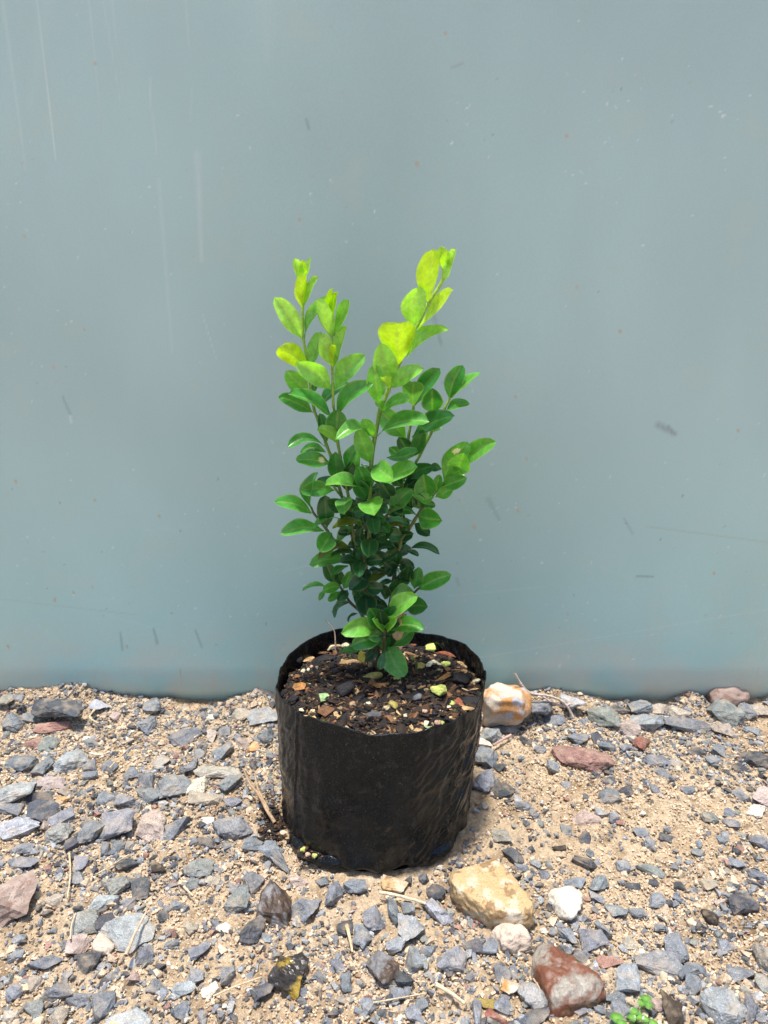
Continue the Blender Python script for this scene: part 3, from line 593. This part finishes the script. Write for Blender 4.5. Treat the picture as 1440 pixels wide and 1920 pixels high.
def chip(px, py, w_, h_, c, ang=0):
    p = on_z(px, py, SZ + .003); k = (p - CAM).dot(Vector((0, CP, -SP))) / FPX
    lump = c in ('yg', 'cr', 'my', 'gg') or (c in ('k', 'tn', 'pk') and w_ < 1.5 * h_)
    w_ *= 1.12; h_ *= 1.15; W = w_ * k; D = h_ * k * (1.25 if abs(ang) < 45 else 1.2); t = D * .55 if lump else D * .4
    if abs(ang) > 50: W *= 1.4
    V, F = rock_arrays(rc, (W, D, max(t, .0015)), 16 if lump else 12, .1 if lump else .65, 2, .07, 2 if lump else 0)
    a = math.radians(-ang); R = np.array([[math.cos(a), -math.sin(a), 0], [math.sin(a), math.cos(a), 0], [0, 0, 1]]); V = V @ R.T
    tl = rc.uniform(-.2, .2); V[:, 2] += V[:, 0] * tl
    cc_ = np.array(CH_[c]) * rc.uniform(.85, 1.15)
    pal = np.array([cc_ * rc.uniform(.8, 1.2) for _ in range(len(V))])
    kind = 'pumice_lump' if c in ('yg', 'cr', 'my') else ('soil_lump' if lump else ('bark_chip'))
    o = mesh_np(kind, V, F, M_CHIP, pal, smooth=lump); o.location = (p.x, p.y, float(soil_h(p.x, p.y)) + t * .35 + .001)
    ux, uy = (p.x - BX) / .08, (p.y - BY) / .08
    zone = ('at the centre' if math.hypot(ux, uy) < .3 else ('near the left rim' if abs(ux) > abs(uy) and ux < 0 else 'near the right rim' if abs(ux) > abs(uy) else 'near the back rim' if uy > 0 else 'near the front rim'))
    what = {'pumice_lump': 'pumice lump', 'soil_lump': 'lump', 'bark_chip': 'bark chip'}[kind]
    sz = 'large' if w_ > 28 else 'medium' if w_ > 15 else 'small'
    base = f"{sz} {CHN[c]} {what} on the soil {zone}"
    used_lab.setdefault(base, []).append((px, o)); tag(o, base, what, 'chips and lumps lying on the potting soil')
for s_ in """617 1207 38 13 pw 22;647 1202 18 12 cr 0;578 1227 20 11 tn -55;597 1214 40 9 br 0;557 1233 22 24 k 0;607 1232 40 18 k 0;563 1288 18 20 or -70;585 1342 18 13 tn 0;565 1325 10 8 cr 0;568 1257 9 10 cr 0;579 1253 7 9 cr 0
584 1245 8 8 pk 0;660 1238 44 10 tn -5;672 1300 40 8 tn 72;713 1292 30 10 or -5;697 1273 40 20 my 0;737 1325 18 18 my 0;822 1298 30 26 yg 0;807 1214 20 18 yg 0;838 1220 38 13 rd 10;865 1233 24 9 tn 55;835 1242 20 12 yg 0
817 1240 24 10 cr 30;805 1247 14 12 cr 0;788 1250 20 14 my 0;870 1253 12 11 tn 0;892 1272 17 10 cr 15;830 1270 36 12 or -35;865 1278 34 24 k 0;887 1308 36 20 k 0;878 1325 26 11 tn 5;862 1313 26 12 rd 80;848 1315 12 12 yg 0
842 1322 8 6 cr 0;782 1312 18 14 gg 0;777 1343 18 7 br -60;808 1362 22 10 gl -10;783 1365 16 9 tn 10;770 1360 16 6 tn 80;800 1353 11 12 cr 0;820 1351 12 10 pk 0;830 1350 9 8 yg 0;607 1311 20 16 gl -30;610 1335 26 22 br 20
650 1297 40 30 k 0;770 1200 22 14 rd 70;630 1340 16 8 tn 60;655 1255 16 12 k 0;745 1275 14 10 yg 0;640 1235 12 8 my 0;760 1345 8 8 cr 0;560 1265 16 8 br -40;740 1240 26 12 k 10;700 1340 30 14 gg 0;795 1335 12 8 pk 0;690 1320 10 8 cr 0""".replace('\n', ';').split(';'):
    q = s_.split(); chip(float(q[0]), float(q[1]), float(q[2]), float(q[3]), q[4], float(q[5]))
for base, ls in used_lab.items():
    if len(ls) > 1:
        ls.sort(key=lambda q: q[0])
        for k, (x_, o) in enumerate(ls): o['label'] = base + (', leftmost', ', rightmost')[k] if len(ls) == 2 else base + ', ' + ('leftmost', 'second from left', 'third from left', 'fourth from left', 'fifth from left', 'sixth from left')[min(k, 5)]
for px, py, c, lb in ((568, 1593, 'yg', 'yellow-green pumice lump caught in the bag fold at lower left'), (590, 1604, 'yg', 'second yellow-green lump in the bag fold, nearer the front'), (578, 1603, 'pk', 'pinkish grit lump between two yellow-green lumps in the fold')):
    p = on_z(px, py, .011); V, F = rock_arrays(rc, (.0045, .0045, .004), 14, .1, 2, .06, 2)
    o = mesh_np('pumice_lump', V, F, M_CHIP, np.repeat(np.array(CH_[c])[None], len(V), 0), smooth=True); o.location = (p.x, p.y, .011); tag(o, lb, 'pumice lump', 'chips and lumps lying on the potting soil')
o = scatter('fold_soil', 130, s_spill2, M_SOILBIT, 10, 28); tag(o, 'soil crumbs caught in the crumpled foot of the bag', 'soil', kind='stuff')

# ------------------------------------------------------------------ tubes
def tube(name, pts, rad, mat, col, parent=None, seg=7, sub=5):
    P_ = [Vector(p) for p in pts]; Q = []; RR = []; CC = []
    for k in range(len(P_) - 1):
        p0, p1, p2, p3 = P_[max(k - 1, 0)], P_[k], P_[k + 1], P_[min(k + 2, len(P_) - 1)]
        for s in range(sub):
            t = s / sub
            Q.append(0.5 * ((2 * p1) + (p2 - p0) * t + (2 * p0 - 5 * p1 + 4 * p2 - p3) * t * t + (3 * p1 - p0 - 3 * p2 + p3) * t ** 3))
            RR.append(rad[k] + (rad[k + 1] - rad[k]) * t); CC.append(np.array(col[k]) * (1 - t) + np.array(col[k + 1]) * t)
    Q.append(P_[-1]); RR.append(rad[-1]); CC.append(np.array(col[-1]))
    V = []; C_ = []; up = Vector((.3, .8, .2))
    for k, q in enumerate(Q):
        d = (Q[min(k + 1, len(Q) - 1)] - Q[max(k - 1, 0)]).normalized(); a = d.cross(up).normalized(); b_ = d.cross(a)
        for s in range(seg):
            an = 2 * math.pi * s / seg; V.append((q + (a * math.cos(an) + b_ * math.sin(an)) * RR[k])[:]); C_.append(CC[k])
    F = [[k * seg + s, k * seg + (s + 1) % seg, (k + 1) * seg + (s + 1) % seg, (k + 1) * seg + s] for k in range(len(Q) - 1) for s in range(seg)]
    o = mesh_np(name, V, F, mat, np.array(C_), smooth=True, parent=parent)
    return o
# straws and twigs
def straw(name, pix, r0, r1, col, label, z=0.004, cat='straw', grp='dry straws and twigs on the ground', zs=None):
    pts = []
    for k, (x, y) in enumerate(pix):
        zz_ = zs[k] if zs else z; p = on_z(x, y, zz_); h = float(ground_h(p.x, p.y)) ; p = on_z(x, y, zz_ + max(h, -.002)); pts.append(p)
    n_ = len(pts); o = tube(name, pts, [r0 + (r1 - r0) * k / (n_ - 1) for k in range(n_)], M_STRAW, [np.array(col)] * n_); tag(o, label, cat, grp); return o
ST = (.55, .43, .28)
straw('dry_root', [(965, 1262), (990, 1297), (1030, 1305), (1058, 1318), (1075, 1345)], .0011, .0013, (.50, .42, .36), 'curved pale dry root arching up against the wall, right of the bag', zs=[.050, .032, .022, .014, .004], cat='root')
straw('dry_root', [(1010, 1300), (1045, 1322), (1080, 1318)], .0009, .0012, (.48, .36, .32), 'short pinkish root lying under the curved pale root', z=.008, cat='root')
straw('twig', [(456, 1441), (470, 1472), (484, 1488), (500, 1518), (515, 1542)], .0007, .0016, (.40, .27, .16), 'thicker forked brown twig left of the bag, longer prong', zs=[.016, .015, .014, .011, .005], cat='twig')
straw('twig', [(478, 1452), (484, 1480), (504, 1520)], .0006, .0012, (.42, .29, .18), 'shorter brown prong beside the forked twig left of the bag', zs=[.013, .012, .008], cat='twig')
straw('straw', [(712, 1673), (750, 1680), (798, 1694)], .0012, .0009, (.62, .52, .36), 'pale straw right in front of the bag foot', z=.007)
straw('straw', [(650, 1735), (656, 1760), (661, 1786)], .0014, .0006, (.60, .46, .28), 'short upright pale splinter in front of the bag', z=.008)
straw('straw', [(236, 1792), (252, 1752), (275, 1708)], .0013, .0006, (.55, .42, .30), 'straw lying across the large flat light grey stone', z=.013)
straw('straw', [(818, 1846), (845, 1862), (872, 1882)], .0013, .0009, (.60, .47, .31), 'thick pale straw at the bottom, right of the dark triangular stone', z=.006)
straw('twig', [(925, 1397), (940, 1388), (958, 1378)], .0010, .0013, (.48, .33, .28), 'pinkish twig just right of the bag at mid height', z=.006, cat='twig')
straw('straw', [(130, 1600), (132, 1640), (126, 1685)], .0008, .0005, ST, 'thin straw pointing at the camera, left of centre gravel', z=.006)
straw('straw', [(180, 1640), (210, 1622), (242, 1602)], .0006, .0005, ST, 'thin straw below the chunky blue-grey stone', z=.007)
straw('straw', [(178, 1330), (168, 1345), (185, 1356)], .0012, .0007, ST, 'pale bent twig near the wall, right of the long dark slab', z=.008)
straw('straw', [(168, 1412), (190, 1415), (204, 1410)], .0010, .0006, (.66, .58, .46), 'tiny whitish straw on the upper left gravel', z=.009)
straw('straw', [(400, 1868), (440, 1850), (490, 1832)], .0006, .0004, ST, 'thin tan straw left of the wet black stone', z=.006)
straw('straw', [(132, 1762), (134, 1735), (142, 1712)], .0006, .0004, ST, 'thin straw left of the greenish stone at lower left', z=.007)
straw('straw', [(345, 1662), (354, 1672), (362, 1680)], .0010, .0006, (.62, .5, .35), 'short pale splinter in the left sand', z=.006)
straw('straw', [(700, 1880), (745, 1872), (800, 1862)], .0005, .0004, ST, 'hair-thin straw at the very bottom middle', z=.004)
straw('straw', [(205, 1440), (240, 1405), (262, 1395)], .0006, .0004, ST, 'thin straw in the upper left gravel', z=.009)
straw('straw', [(1000, 1835), (1010, 1850), (1015, 1862)], .0006, .0004, ST, 'hair-thin straw beside the wet rust-red rock', z=.004)
o = straw('twig', [(629, 1222), (628, 1190), (624, 1178), (610, 1162)], .0007, .0003, (.22, .16, .12), 'thin dry grey stalk sticking up from the soil at back left', zs=[.108, .120, .124, .130], cat='twig')

# ------------------------------------------------------------------ plant
PY = 0.54
plant = empty('boxwood_plant', on_z(717, 1268, .108)); tag(plant, 'young boxwood shrub with glossy leaves and lime-green tips, growing in the bag', 'shrub')
def W3(px, py, d): return on_y(px, py, PY - d * .001)
def stem_col(y, young):
    if y < 620: return (.34, .52, .05)
    if y < 760: return (.27, .42, .05)
    if y < 930: return (.15, .25, .035)
    if y < 1040: return (.09, .12, .03)
    return (.085, .065, .035)
STEMS = [
 ([(568, 520), (567, 582), (569, 635), (580, 706), (583, 736), (589, 768), (597, 790), (606, 814), (612, 834), (621, 857), (632, 900), (650, 960), (668, 1040), (690, 1130), (712, 1262)], 0, .9, 1.4),
 ([(624, 575), (623, 609), (623, 645), (623, 695), (624, 723), (625, 758), (628, 779), (630, 802), (634, 834), (638, 856), (645, 890), (655, 940), (661, 992), (680, 1080), (713, 1262)], 8, .9, 1.3),
 ([(832, 500), (829, 528), (802, 571), (777, 622), (768, 640), (744, 692), (729, 730), (712, 773), (703, 820), (697, 857), (694, 917), (693, 976), (692, 1007), (683, 1043), (685, 1065), (685, 1097), (688, 1114), (700, 1180), (716, 1265)], 12, 1.1, 2.1),
 ([(777, 750), (775, 767), (772, 787), (766, 816), (765, 840), (756, 895), (753, 908), (752, 985), (749, 1020), (744, 1046), (738, 1090), (726, 1170), (720, 1262)], -4, .9, 1.8),
 ([(850, 730), (842, 750), (833, 767), (817, 793), (808, 813), (787, 854), (779, 869), (765, 905), (754, 935)], -10, .9, 1.2),
 ([(866, 872), (857, 882), (828, 910), (805, 936), (789, 957), (777, 976), (762, 1000), (753, 1010), (748, 1032)], 2, .9, 1.5),
 ([(583, 950), (588, 962), (600, 977), (613, 994), (629, 1017), (650, 1048), (680, 1085)], 6, .8, 1.3),
 ([(624, 910), (629, 917), (643, 935), (655, 965)], 4, .8, 1.0),
 ([(736, 950), (732, 959), (711, 980), (698, 1003)], 18, .8, 1.1),
 ([(725, 1155), (723, 1167), (721, 1183), (720, 1198), (718, 1262)], 26, .9, 1.3),
 ([(790, 1098), (783, 1105), (773, 1115), (763, 1137), (732, 1190), (722, 1262)], 6, .8, 1.2),
 ([(630, 1090), (635, 1096), (645, 1111), (656, 1129), (690, 1160), (712, 1255)], 8, .8, 1.2)]
stems = []; SD = []
for pix, dep, r0, r1 in STEMS:
    n_ = len(pix); pts = []; rad = []; col = []
    joins = pix[-1][1] > 1250
    for k, (x, y) in enumerate(pix):
        f_ = k / (n_ - 1); d = dep * (1 - (max(0, (y - 1000) / 265) if joins else 0))
        if not joins: d = dep * (1 - f_ * .6)
        if dep == 26: d = dep * (1 - .6 * max(0, (y - 1198) / 64))
        pts.append(W3(x, y, d)); rad.append((r0 + (r1 - r0) * f_) * .001); col.append(stem_col(y, 0))
        SD.append((x, y, d, len(stems)))
        if k < n_ - 1:
            for q in (.33, .66): SD.append((x + (pix[k + 1][0] - x) * q, y + (pix[k + 1][1] - y) * q, d, len(stems)))
    if joins: pts[-1] = on_z(*pix[-1], .106)
    # small swollen nodes
    P2, R2, C2 = [], [], []
    for k in range(n_):
        P2.append(pts[k]); R2.append(rad[k] * (1.12 if 0 < k < n_ - 1 else 1)); C2.append(col[k])
        if k < n_ - 1: P2.append((pts[k] + pts[k + 1]) / 2); R2.append((rad[k] + rad[k + 1]) / 2 * .94); C2.append((np.array(col[k]) + np.array(col[k + 1])) / 2)
    inv = Vector(plant.location)
    o = tube('stem', [p - inv for p in P2], R2, M_STEM, C2, parent=plant, seg=8, sub=4); stems.append(o)
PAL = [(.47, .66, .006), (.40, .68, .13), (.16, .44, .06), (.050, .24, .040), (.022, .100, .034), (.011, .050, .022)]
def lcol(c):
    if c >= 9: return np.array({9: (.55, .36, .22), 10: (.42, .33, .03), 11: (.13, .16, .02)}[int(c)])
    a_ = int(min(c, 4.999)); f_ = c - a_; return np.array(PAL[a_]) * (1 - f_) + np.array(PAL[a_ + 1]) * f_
rl = random.Random(4)
def leaf_arrays(bx, by, tx, ty, w_, c, bend=0, d=None, fl='', hole=None):
    s_ = min(SD, key=lambda q: (q[0] - bx) ** 2 + (q[1] - by) ** 2)
    db = s_[2] if (s_[0] - bx) ** 2 + (s_[1] - by) ** 2 < 900 else 0
    if d is not None and 'D' in fl: db = d
    tx = bx + (tx - bx) * 1.02; ty = by + (ty - by) * 1.02; w_ = w_ * 1.05 + 1
    Lp = math.hypot(tx - bx, ty - by); kk = PY / CP / FPX; full = max(Lp * 1.08, min(60, w_ * 1.75))
    dz = math.sqrt(max(0, full ** 2 - Lp ** 2)) * kk * 1000 * .95
    dt = db + ((d if (d is not None and 'D' not in fl) else 0)) + (dz if 'b' not in fl else -dz) 
    B = W3(bx, by, db); T = W3(tx, ty, dt); v = (CAM - (B + T) / 2).normalized()
    a = T - B; L_ = a.length; an = a.normalized(); s = an.cross(v).normalized(); n0 = s.cross(an).normalized()
    if n0.dot(v) < 0: n0 = -n0
    if abs(s.z) > .35:
        if s.z < 0: s = -s
    elif s.x > 0: s = -s
    wa = w_ * kk; Wr = max(wa, .42 * L_); cp = wa / Wr; sp = math.sqrt(max(0, 1 - cp * cp))
    cand = []
    for sg in (1, -1):
        S = s * cp + n0 * sp * sg; N = an.cross(S).normalized()
        for N_ in (N, -N):
            if (N_.dot(v) > 0) == ('u' not in fl): cand.append((N_.z, S, N_))
    cand.sort(key=lambda q: q[0]); _, S, N = cand[-1]
    nu, nv = (19, 13) if not hole else (44, 26)
    V = []; C_ = []; base = lcol(c) * rl.uniform(.9, 1.1); cup = .40 + rl.uniform(-.12, .12); droop = rl.uniform(.04, .17) * (-1 if 'u' in fl else 1)
    if c < 2: cup += .08
    tw = rl.uniform(-.5, .5); notch = c < 9 and rl.random() < .35
    ph = rl.uniform(0, 6)
    for iu in range(nu):
        t = iu / (nu - 1); e = 0.95 * (1 - t) + .40 * t; f_ = math.sin(math.pi * min(1, max(0, t)) ** 1.2) ** e if 0 < t < 1 else 0
        if 'h' in fl: f_ = (math.sin(min(1, t * 1.25) * math.pi / 2) ** .9) * (math.sqrt(max(0, 1 - (max(0, t - .60) / .40) ** 2.4)) if t < 1 else 0)
        f_ = max(f_, .05 if t < .5 else .0)
        ctr = B + a * t + s * (bend * kk * math.sin(math.pi * t)) - N * (droop * L_ * (t * t) * (1)) 
        for iv in range(nv):
            u = iv / (nv - 1) * 2 - 1; hw = Wr * .5 * f_
            rim = abs(u)
            tx_ = tw * (t - .5); Sd = (S * math.cos(tx_) + N * math.sin(tx_))
            p = ctr + Sd * (u * hw) + N * (cup * hw * (rim ** 1.3) + .0005 * math.sin(t * 9 + u * 2 + ph) * rim)
            if 'h' in fl: p += an * (L_ * .10 * (math.sin(min(1, rim * 1.6) * math.pi * .5) - .6) * t ** 4)
            elif notch and t > .93: p -= an * (.03 * L_ * (1 - rim) )
            V.append(p)
            cc_ = base.copy()
            if rim < .05: mv = .36 if c < 3.4 else .14; cc_ = cc_ * (1 - mv) + np.array((.36, .46, .15)) * mv
            elif rim > .92: me_ = .36 if c < 3.4 else .22; cc_ = cc_ * (1 - me_) + np.array((.42, .54, .24)) * me_
            vein = .5 + .5 * math.cos((t * 7 - rim * 1.6) * 6.28); cc_ = cc_ * (1 + .10 * vein * (rim < .9))
            if hole:
                q = math.hypot((t - hole[0]) * L_, (u - hole[1]) * Wr * .5) / .0024
                q += .25 * math.sin(math.atan2(u - hole[1], t - hole[0]) * 3 + 1)
                if q < 1: cc_ = np.array((.75, .70, .60)) if hole[2] == 0 else np.array((.45, .26, .16))
                elif q < 1.3: cc_ = np.array((.50, .38, .18))
            C_.append(cc_)
    F = [[i_ * nv + j_, (i_ + 1) * nv + j_, (i_ + 1) * nv + j_ + 1, i_ * nv + j_ + 1] for i_ in range(nu - 1) for j_ in range(nv - 1)]
    V = np.array([q[:] for q in V])
    # orient faces so that the front side is the upper leaf surface
    q0 = F[(nu // 2) * (nv - 1) + 1]; fn = np.cross(V[q0[1]] - V[q0[0]], V[q0[2]] - V[q0[0]])
    if np.dot(fn, N) < 0: F = [f[::-1] for f in F]
    return V, np.array(F), np.array(C_), s_[3]
LEAVES = [
 # left tall stem
 (565,534,553,486,15,1.0),(569,524,567,489,12,0),(571,532,582,484,9,1,0,-3),(568,580,574,519,20,0,2,4,'u'),(569,580,590,518,9,1.2,0,0),(566,636,523,562,31,1.2,0,2),(572,634,614,555,15,1.8,8,-6),
 (577,702,529,657,36,0.0,8,8,'uh'),(580,694,597,624,21,1.9,0,-6),
 (578,738,540,700,32,2.0,0,2),(588,738,592,711,10,3.2,0,-6),(587,774,527,743,26,2.9,3,3),(598,772,648,716,17,3.3,8,-8),(612,834,603,777,20,3.2,0,-8),(609,837,542,833,15,2.9,13,5),
 (621,869,560,860,26,2.7,2,6,'',(.28,.15,0)),(612,849,564,846,16,2.8,9,-5),
 # second stem
 (622,604,621,543,11,0,0,1),(625,602,629,549,10,.1,0,3),(621,636,593,568,23,1.3,0,4,'u'),(626,630,650,563,16,1.9,-4,2),(623,688,607,628,25,1.1,2,0),(626,688,641,612,15,1.3,-3,-3),(624,692,626,648,9,0.0,0,6),
 (620,730,562,684,34,1.55,5,6),(627,730,676,669,32,1.9,6,3),(632,780,686,718,25,2.8,8,4),(623,784,548,735,21,2.9,6,10),(630,814,633,772,37,3.0,0,-8),(634,834,600,808,20,2.0,8,6,'u'),
 # centre stem
 (829,502,828,463,17,.3,0,-4),(833,512,837,471,14,.2,0,2),(830,512,843,472,8,.8,0,-2),(829,530,851,468,13,1.0,-4,2),(803,570,816,478,33,0.1,3,8,'u'),(776,613,788,540,38,1.15,7,0),(779,622,839,540,12,.2,-5,6),
 (761,676,834,614,21,1.5,10,-2),(746,688,744,618,62,0.0,0,12,'uh'),(733,714,716,652,39,1.5,2,4),(709,758,702,690,31,2.2,0,2),(731,729,786,690,26,1.8,4,6),(731,730,719,714,14,.4,0,8,'u'),
 (716,772,765,745,17,2.4,5,8),(716,772,709,752,14,2.3,0,6,'u'),(761,822,712,769,37,2.7,0,-2),(708,818,793,779,20,2.6,10,8),(699,822,635,815,16,2.2,18,8),(699,818,682,789,24,2.1,0,2),
 (694,869,672,807,31,2.2,0,-2),(691,918,673,878,29,3.0,0,0),(690,935,667,904,26,3.5,0,-2),(690,919,614,906,20,2.2,7,10),(701,874,727,892,36,2.2,0,14),(702,916,771,869,23,2.3,2,8),
 (693,937,700,959,42,2.3,0,14),(696,968,720,972,16,3.8,3,4),(697,964,702,995,24,4.0,0,10),(694,1008,692,1034,30,3.9,0,10),(671,1037,674,995,24,4.6,0,8),(686,1038,707,1037,9,3.8,3,6),
 (674,1052,640,1051,15,4.4,2,8),(685,1053,709,1048,21,4.5,0,6),(677,1050,672,1076,24,4.0,0,12),(690,1076,660,1103,31,4.6,0,4),(686,1114,688,1150,38,4.8,0,8),(668,1039,624,1037,9,3.8,5,4),
 # fourth stem
 (775,762,776,722,38,2.9,2,8,'uh'),(779,760,821,692,28,3.3,4,-4),(773,820,844,777,29,3.4,6,6),(765,846,751,824,25,4.7,0,0),(771,857,791,808,25,3.4,-3,3),(757,860,733,841,22,3.0,0,-4),(725,858,777,842,18,2.9,-5,8),
 (762,899,809,876,25,3.7,5,2),(756,916,786,895,22,4.6,0,-4),(752,912,737,893,20,4.0,0,-4),(735,936,717,908,28,4.7,0,2),(770,956,764,925,30,4.8,0,-6),(748,1031,701,1030,13,4.1,8,6),(765,1031,821,1030,12,4.0,7,0),(762,1033,785,1041,9,4.2,2,0),
 (766,984,722,975,10,4.1,5,4),(766,989,718,984,12,11,6,7),(746,1012,773,1002,21,4.8,3,2),(745,1058,761,1058,9,4.4,2,0),(744,1081,694,1090,12,11,10,8),(712,1017,736,992,14,4.2),(700,1010,722,1002,18,4.2),
 (726,1123,720,1102,15,4.2,0,8),(760,1092,766,1067,28,4.8,0,0),(690,990,627,985,10,11,8,8),
 # fifth
 (842,748,865,689,31,3.0,4,-2),(846,746,895,698,13,2.5,2,4),(811,775,810,732,37,3.0,0,0),(834,772,878,756,16,2.8,5,2),(809,812,819,795,9,1.2),(811,810,828,803,6,2.9,2),(789,852,800,806,17,2.6,0,2,'u'),
 # sixth
 (867,873,926,828,30,2.3,6,2),(832,902,874,835,36,2.5,6,0,'',(.72,.25,0)),(857,883,866,860,38,2.3,0,9),(828,910,869,897,25,2.9,-2,6),(848,896,870,886,15,2.2,2,-4),(816,932,847,913,21,2.6,-2,0),(815,926,824,891,17,2.6,0,-4),
 (801,933,794,893,40,2.9,0,0),(814,932,775,921,18,2.2,-9,8),(791,955,780,930,25,3.8,0,-4),(790,950,816,947,15,3.2,3,-4),(784,967,823,974,38,2.9,-2,8),(777,981,805,1003,21,4.6,0,4),(829,880,805,878,15,3.8,3,-8),
 # seventh, eighth
 (584,963,520,938,25,2.8,6,4),(607,996,531,995,25,2.8,8,6),(588,960,593,888,19,3.0,12,-2),(613,989,609,933,31,4.1,0,-4),(640,974,589,984,7,2.8,8,8),(622,999,602,1031,34,2.9,0,8),(632,1020,656,989,16,3.4,3,2),(660,1000,636,1000,12,4.8,2,4),
 (627,920,569,920,27,2.8,4,6),(640,916,595,900,16,3.6,4,-6),(646,954,615,942,25,3.9,0,0),(646,931,644,953,28,2.5,0,12),(655,978,644,957,21,4.6,0,4),(632,899,629,857,29,3.7,0,6),(648,885,664,836,17,3.0,2,2),(658,902,669,848,20,2.4,0,-8),(649,898,661,868,20,4.2,0,0),
 (664,1036,600,1040,17,11,15,6),(655,1051,585,1053,26,2.8,5,2),(653,1061,624,1076,12,3.0,3,8),
 # ninth
 (732,960,770,920,29,3.4,4,6),(781,966,739,958,19,3.1,7,8),(712,980,728,997,21,3.8,0,6),
 # tenth (front shoot)
 (725,1163,773,1117,29,2.1,5,6),(716,1183,647,1186,33,2.1,9,8),(722,1184,705,1162,15,1.9,0,10),(724,1183,737,1160,16,1.9,0,10),(728,1183,792,1177,27,2.6,9,4,'',(.30,.35,1)),(736,1212,773,1180,30,3.1,0,-6),(722,1201,756,1266,43,2.5,-4,10),
 (716,1200,664,1210,33,3.1,6,4),(704,1191,676,1196,12,3.0,3,0),(718,1178,697,1146,35,3.3,0,-6),(702,1166,675,1140,21,3.4,0,-6),(716,1192,693,1192,22,3.2,0,-2),(712,1215,683,1238,20,4.6,0,4),(720,1222,712,1255,14,3.8,0,2),(722,1226,736,1268,22,3.6,0,0),
 # eleventh, twelfth
 (777,1104,784,1069,24,3.4,0,-4),(783,1106,840,1080,31,2.9,4,2),(776,1110,738,1121,27,3.0,8,6),(733,1118,744,1088,19,3.7,0,0),(761,1138,799,1138,34,3.5,3,2),
 (628,1096,611,1056,23,4.0,0,-2),(640,1096,633,1071,19,4.2,0,-4),(644,1105,656,1076,18,3.1,0,2),(639,1099,608,1107,19,2.7,2,8),(620,1104,568,1105,6,2.9,6,0),(612,1104,597,1125,9,2.8,0,0),(637,1109,616,1126,14,2.9,0,4),
 (652,1106,637,1124,17,4.6,0,6),(656,1130,625,1154,9,3.9,9,2),(671,1150,652,1165,5,3.9,4,0)]
# inner dark leaves crowding the lower stems
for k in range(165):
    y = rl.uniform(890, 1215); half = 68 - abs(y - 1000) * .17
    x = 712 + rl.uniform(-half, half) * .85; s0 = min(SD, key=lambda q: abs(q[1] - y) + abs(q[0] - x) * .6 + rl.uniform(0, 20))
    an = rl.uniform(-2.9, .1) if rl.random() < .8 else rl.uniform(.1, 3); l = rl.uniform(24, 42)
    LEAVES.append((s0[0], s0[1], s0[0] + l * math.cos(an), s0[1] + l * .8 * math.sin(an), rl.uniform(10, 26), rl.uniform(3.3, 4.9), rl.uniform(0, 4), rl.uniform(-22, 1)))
order = sorted(range(len(LEAVES)), key=lambda i_: -(math.hypot(LEAVES[i_][2] - LEAVES[i_][0], LEAVES[i_][3] - LEAVES[i_][1]) + 8) * LEAVES[i_][4])
big = set(order[:100]); rv, rf, rcx, off = [], [], [], 0
loc = np.array(plant.location[:])
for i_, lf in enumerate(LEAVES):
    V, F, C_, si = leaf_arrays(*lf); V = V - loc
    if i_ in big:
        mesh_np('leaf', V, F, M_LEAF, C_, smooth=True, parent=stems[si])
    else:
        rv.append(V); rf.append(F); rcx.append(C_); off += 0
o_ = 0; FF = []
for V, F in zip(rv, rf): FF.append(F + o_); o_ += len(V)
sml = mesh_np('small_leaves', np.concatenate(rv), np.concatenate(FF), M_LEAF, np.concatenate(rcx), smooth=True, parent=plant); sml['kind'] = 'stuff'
V, F, C_, si = leaf_arrays(757, 1140, 742, 1200, 24, 9, 0, 0); o = mesh_np('dead_leaf', V - loc, F, M_LEAF, C_, smooth=True, parent=plant); o['label'] = 'pale brown dead leaf hanging behind the front shoot'

# fallen leaves on the soil
for (q, lb) in (((676, 1218, 679, 1242, 13, 10, 0, 16, 'D'), 'small yellow fallen leaf on the soil left of the plant'), ((676, 1224, 640, 1219, 11, 3.2, 2, 4, 'D'), 'narrow green fallen leaf on the soil at back left')):
    V, F, C_, si = leaf_arrays(*q); o = mesh_np('fallen_leaf', V, F, M_LEAF, C_, smooth=True); tag(o, lb, 'leaf')

# ------------------------------------------------------------------ little weed bottom right
wr_ = empty('weed', on_z(1195, 1912, 0)); tag(wr_, 'tiny bright green clover-like weed at the bottom edge, right of centre', 'weed')
lw = Vector(wr_.location)
for k, (x, y, r_) in enumerate([(1211, 1872, 11), (1216, 1884, 9), (1203, 1880, 9), (1190, 1897, 10), (1199, 1907, 10), (1184, 1908, 9), (1156, 1908, 13), (1165, 1918, 10), (1226, 1918, 9), (1212, 1912, 8)]):
    c0 = on_z(x, y, .010); kk = r_ * .00027; n_ = 14
    V = [[0, 0, 0]] + [[kk * math.cos(a) * (1 + .08 * math.cos(2 * a)), kk * math.sin(a), .0006 * math.cos(2 * a + k)] for a in np.linspace(0, 6.283, n_, endpoint=False)]
    V = np.array(V) + np.array((c0 - lw)[:]); F = [[0, 1 + q, 1 + (q + 1) % n_] for q in range(n_)]
    C_ = np.repeat(np.array([[.08, .22, .04]]), len(V), 0); C_[0] = (.22, .45, .08)
    mesh_np('leaf', V, F, M_LEAF, C_, smooth=True, parent=wr_)
for pa in ([(1195, 1916), (1200, 1895), (1210, 1876)], [(1193, 1916), (1190, 1902)], [(1190, 1918), (1172, 1914), (1160, 1910)], [(1197, 1918), (1224, 1918)]):
    tube('stem', [on_z(x, y, .003 + .006 * k / (len(pa) - 1)) - lw for k, (x, y) in enumerate(pa)], [.0004] * len(pa), M_STEM, [(.2, .3, .08)] * len(pa), parent=wr_, seg=5, sub=3)
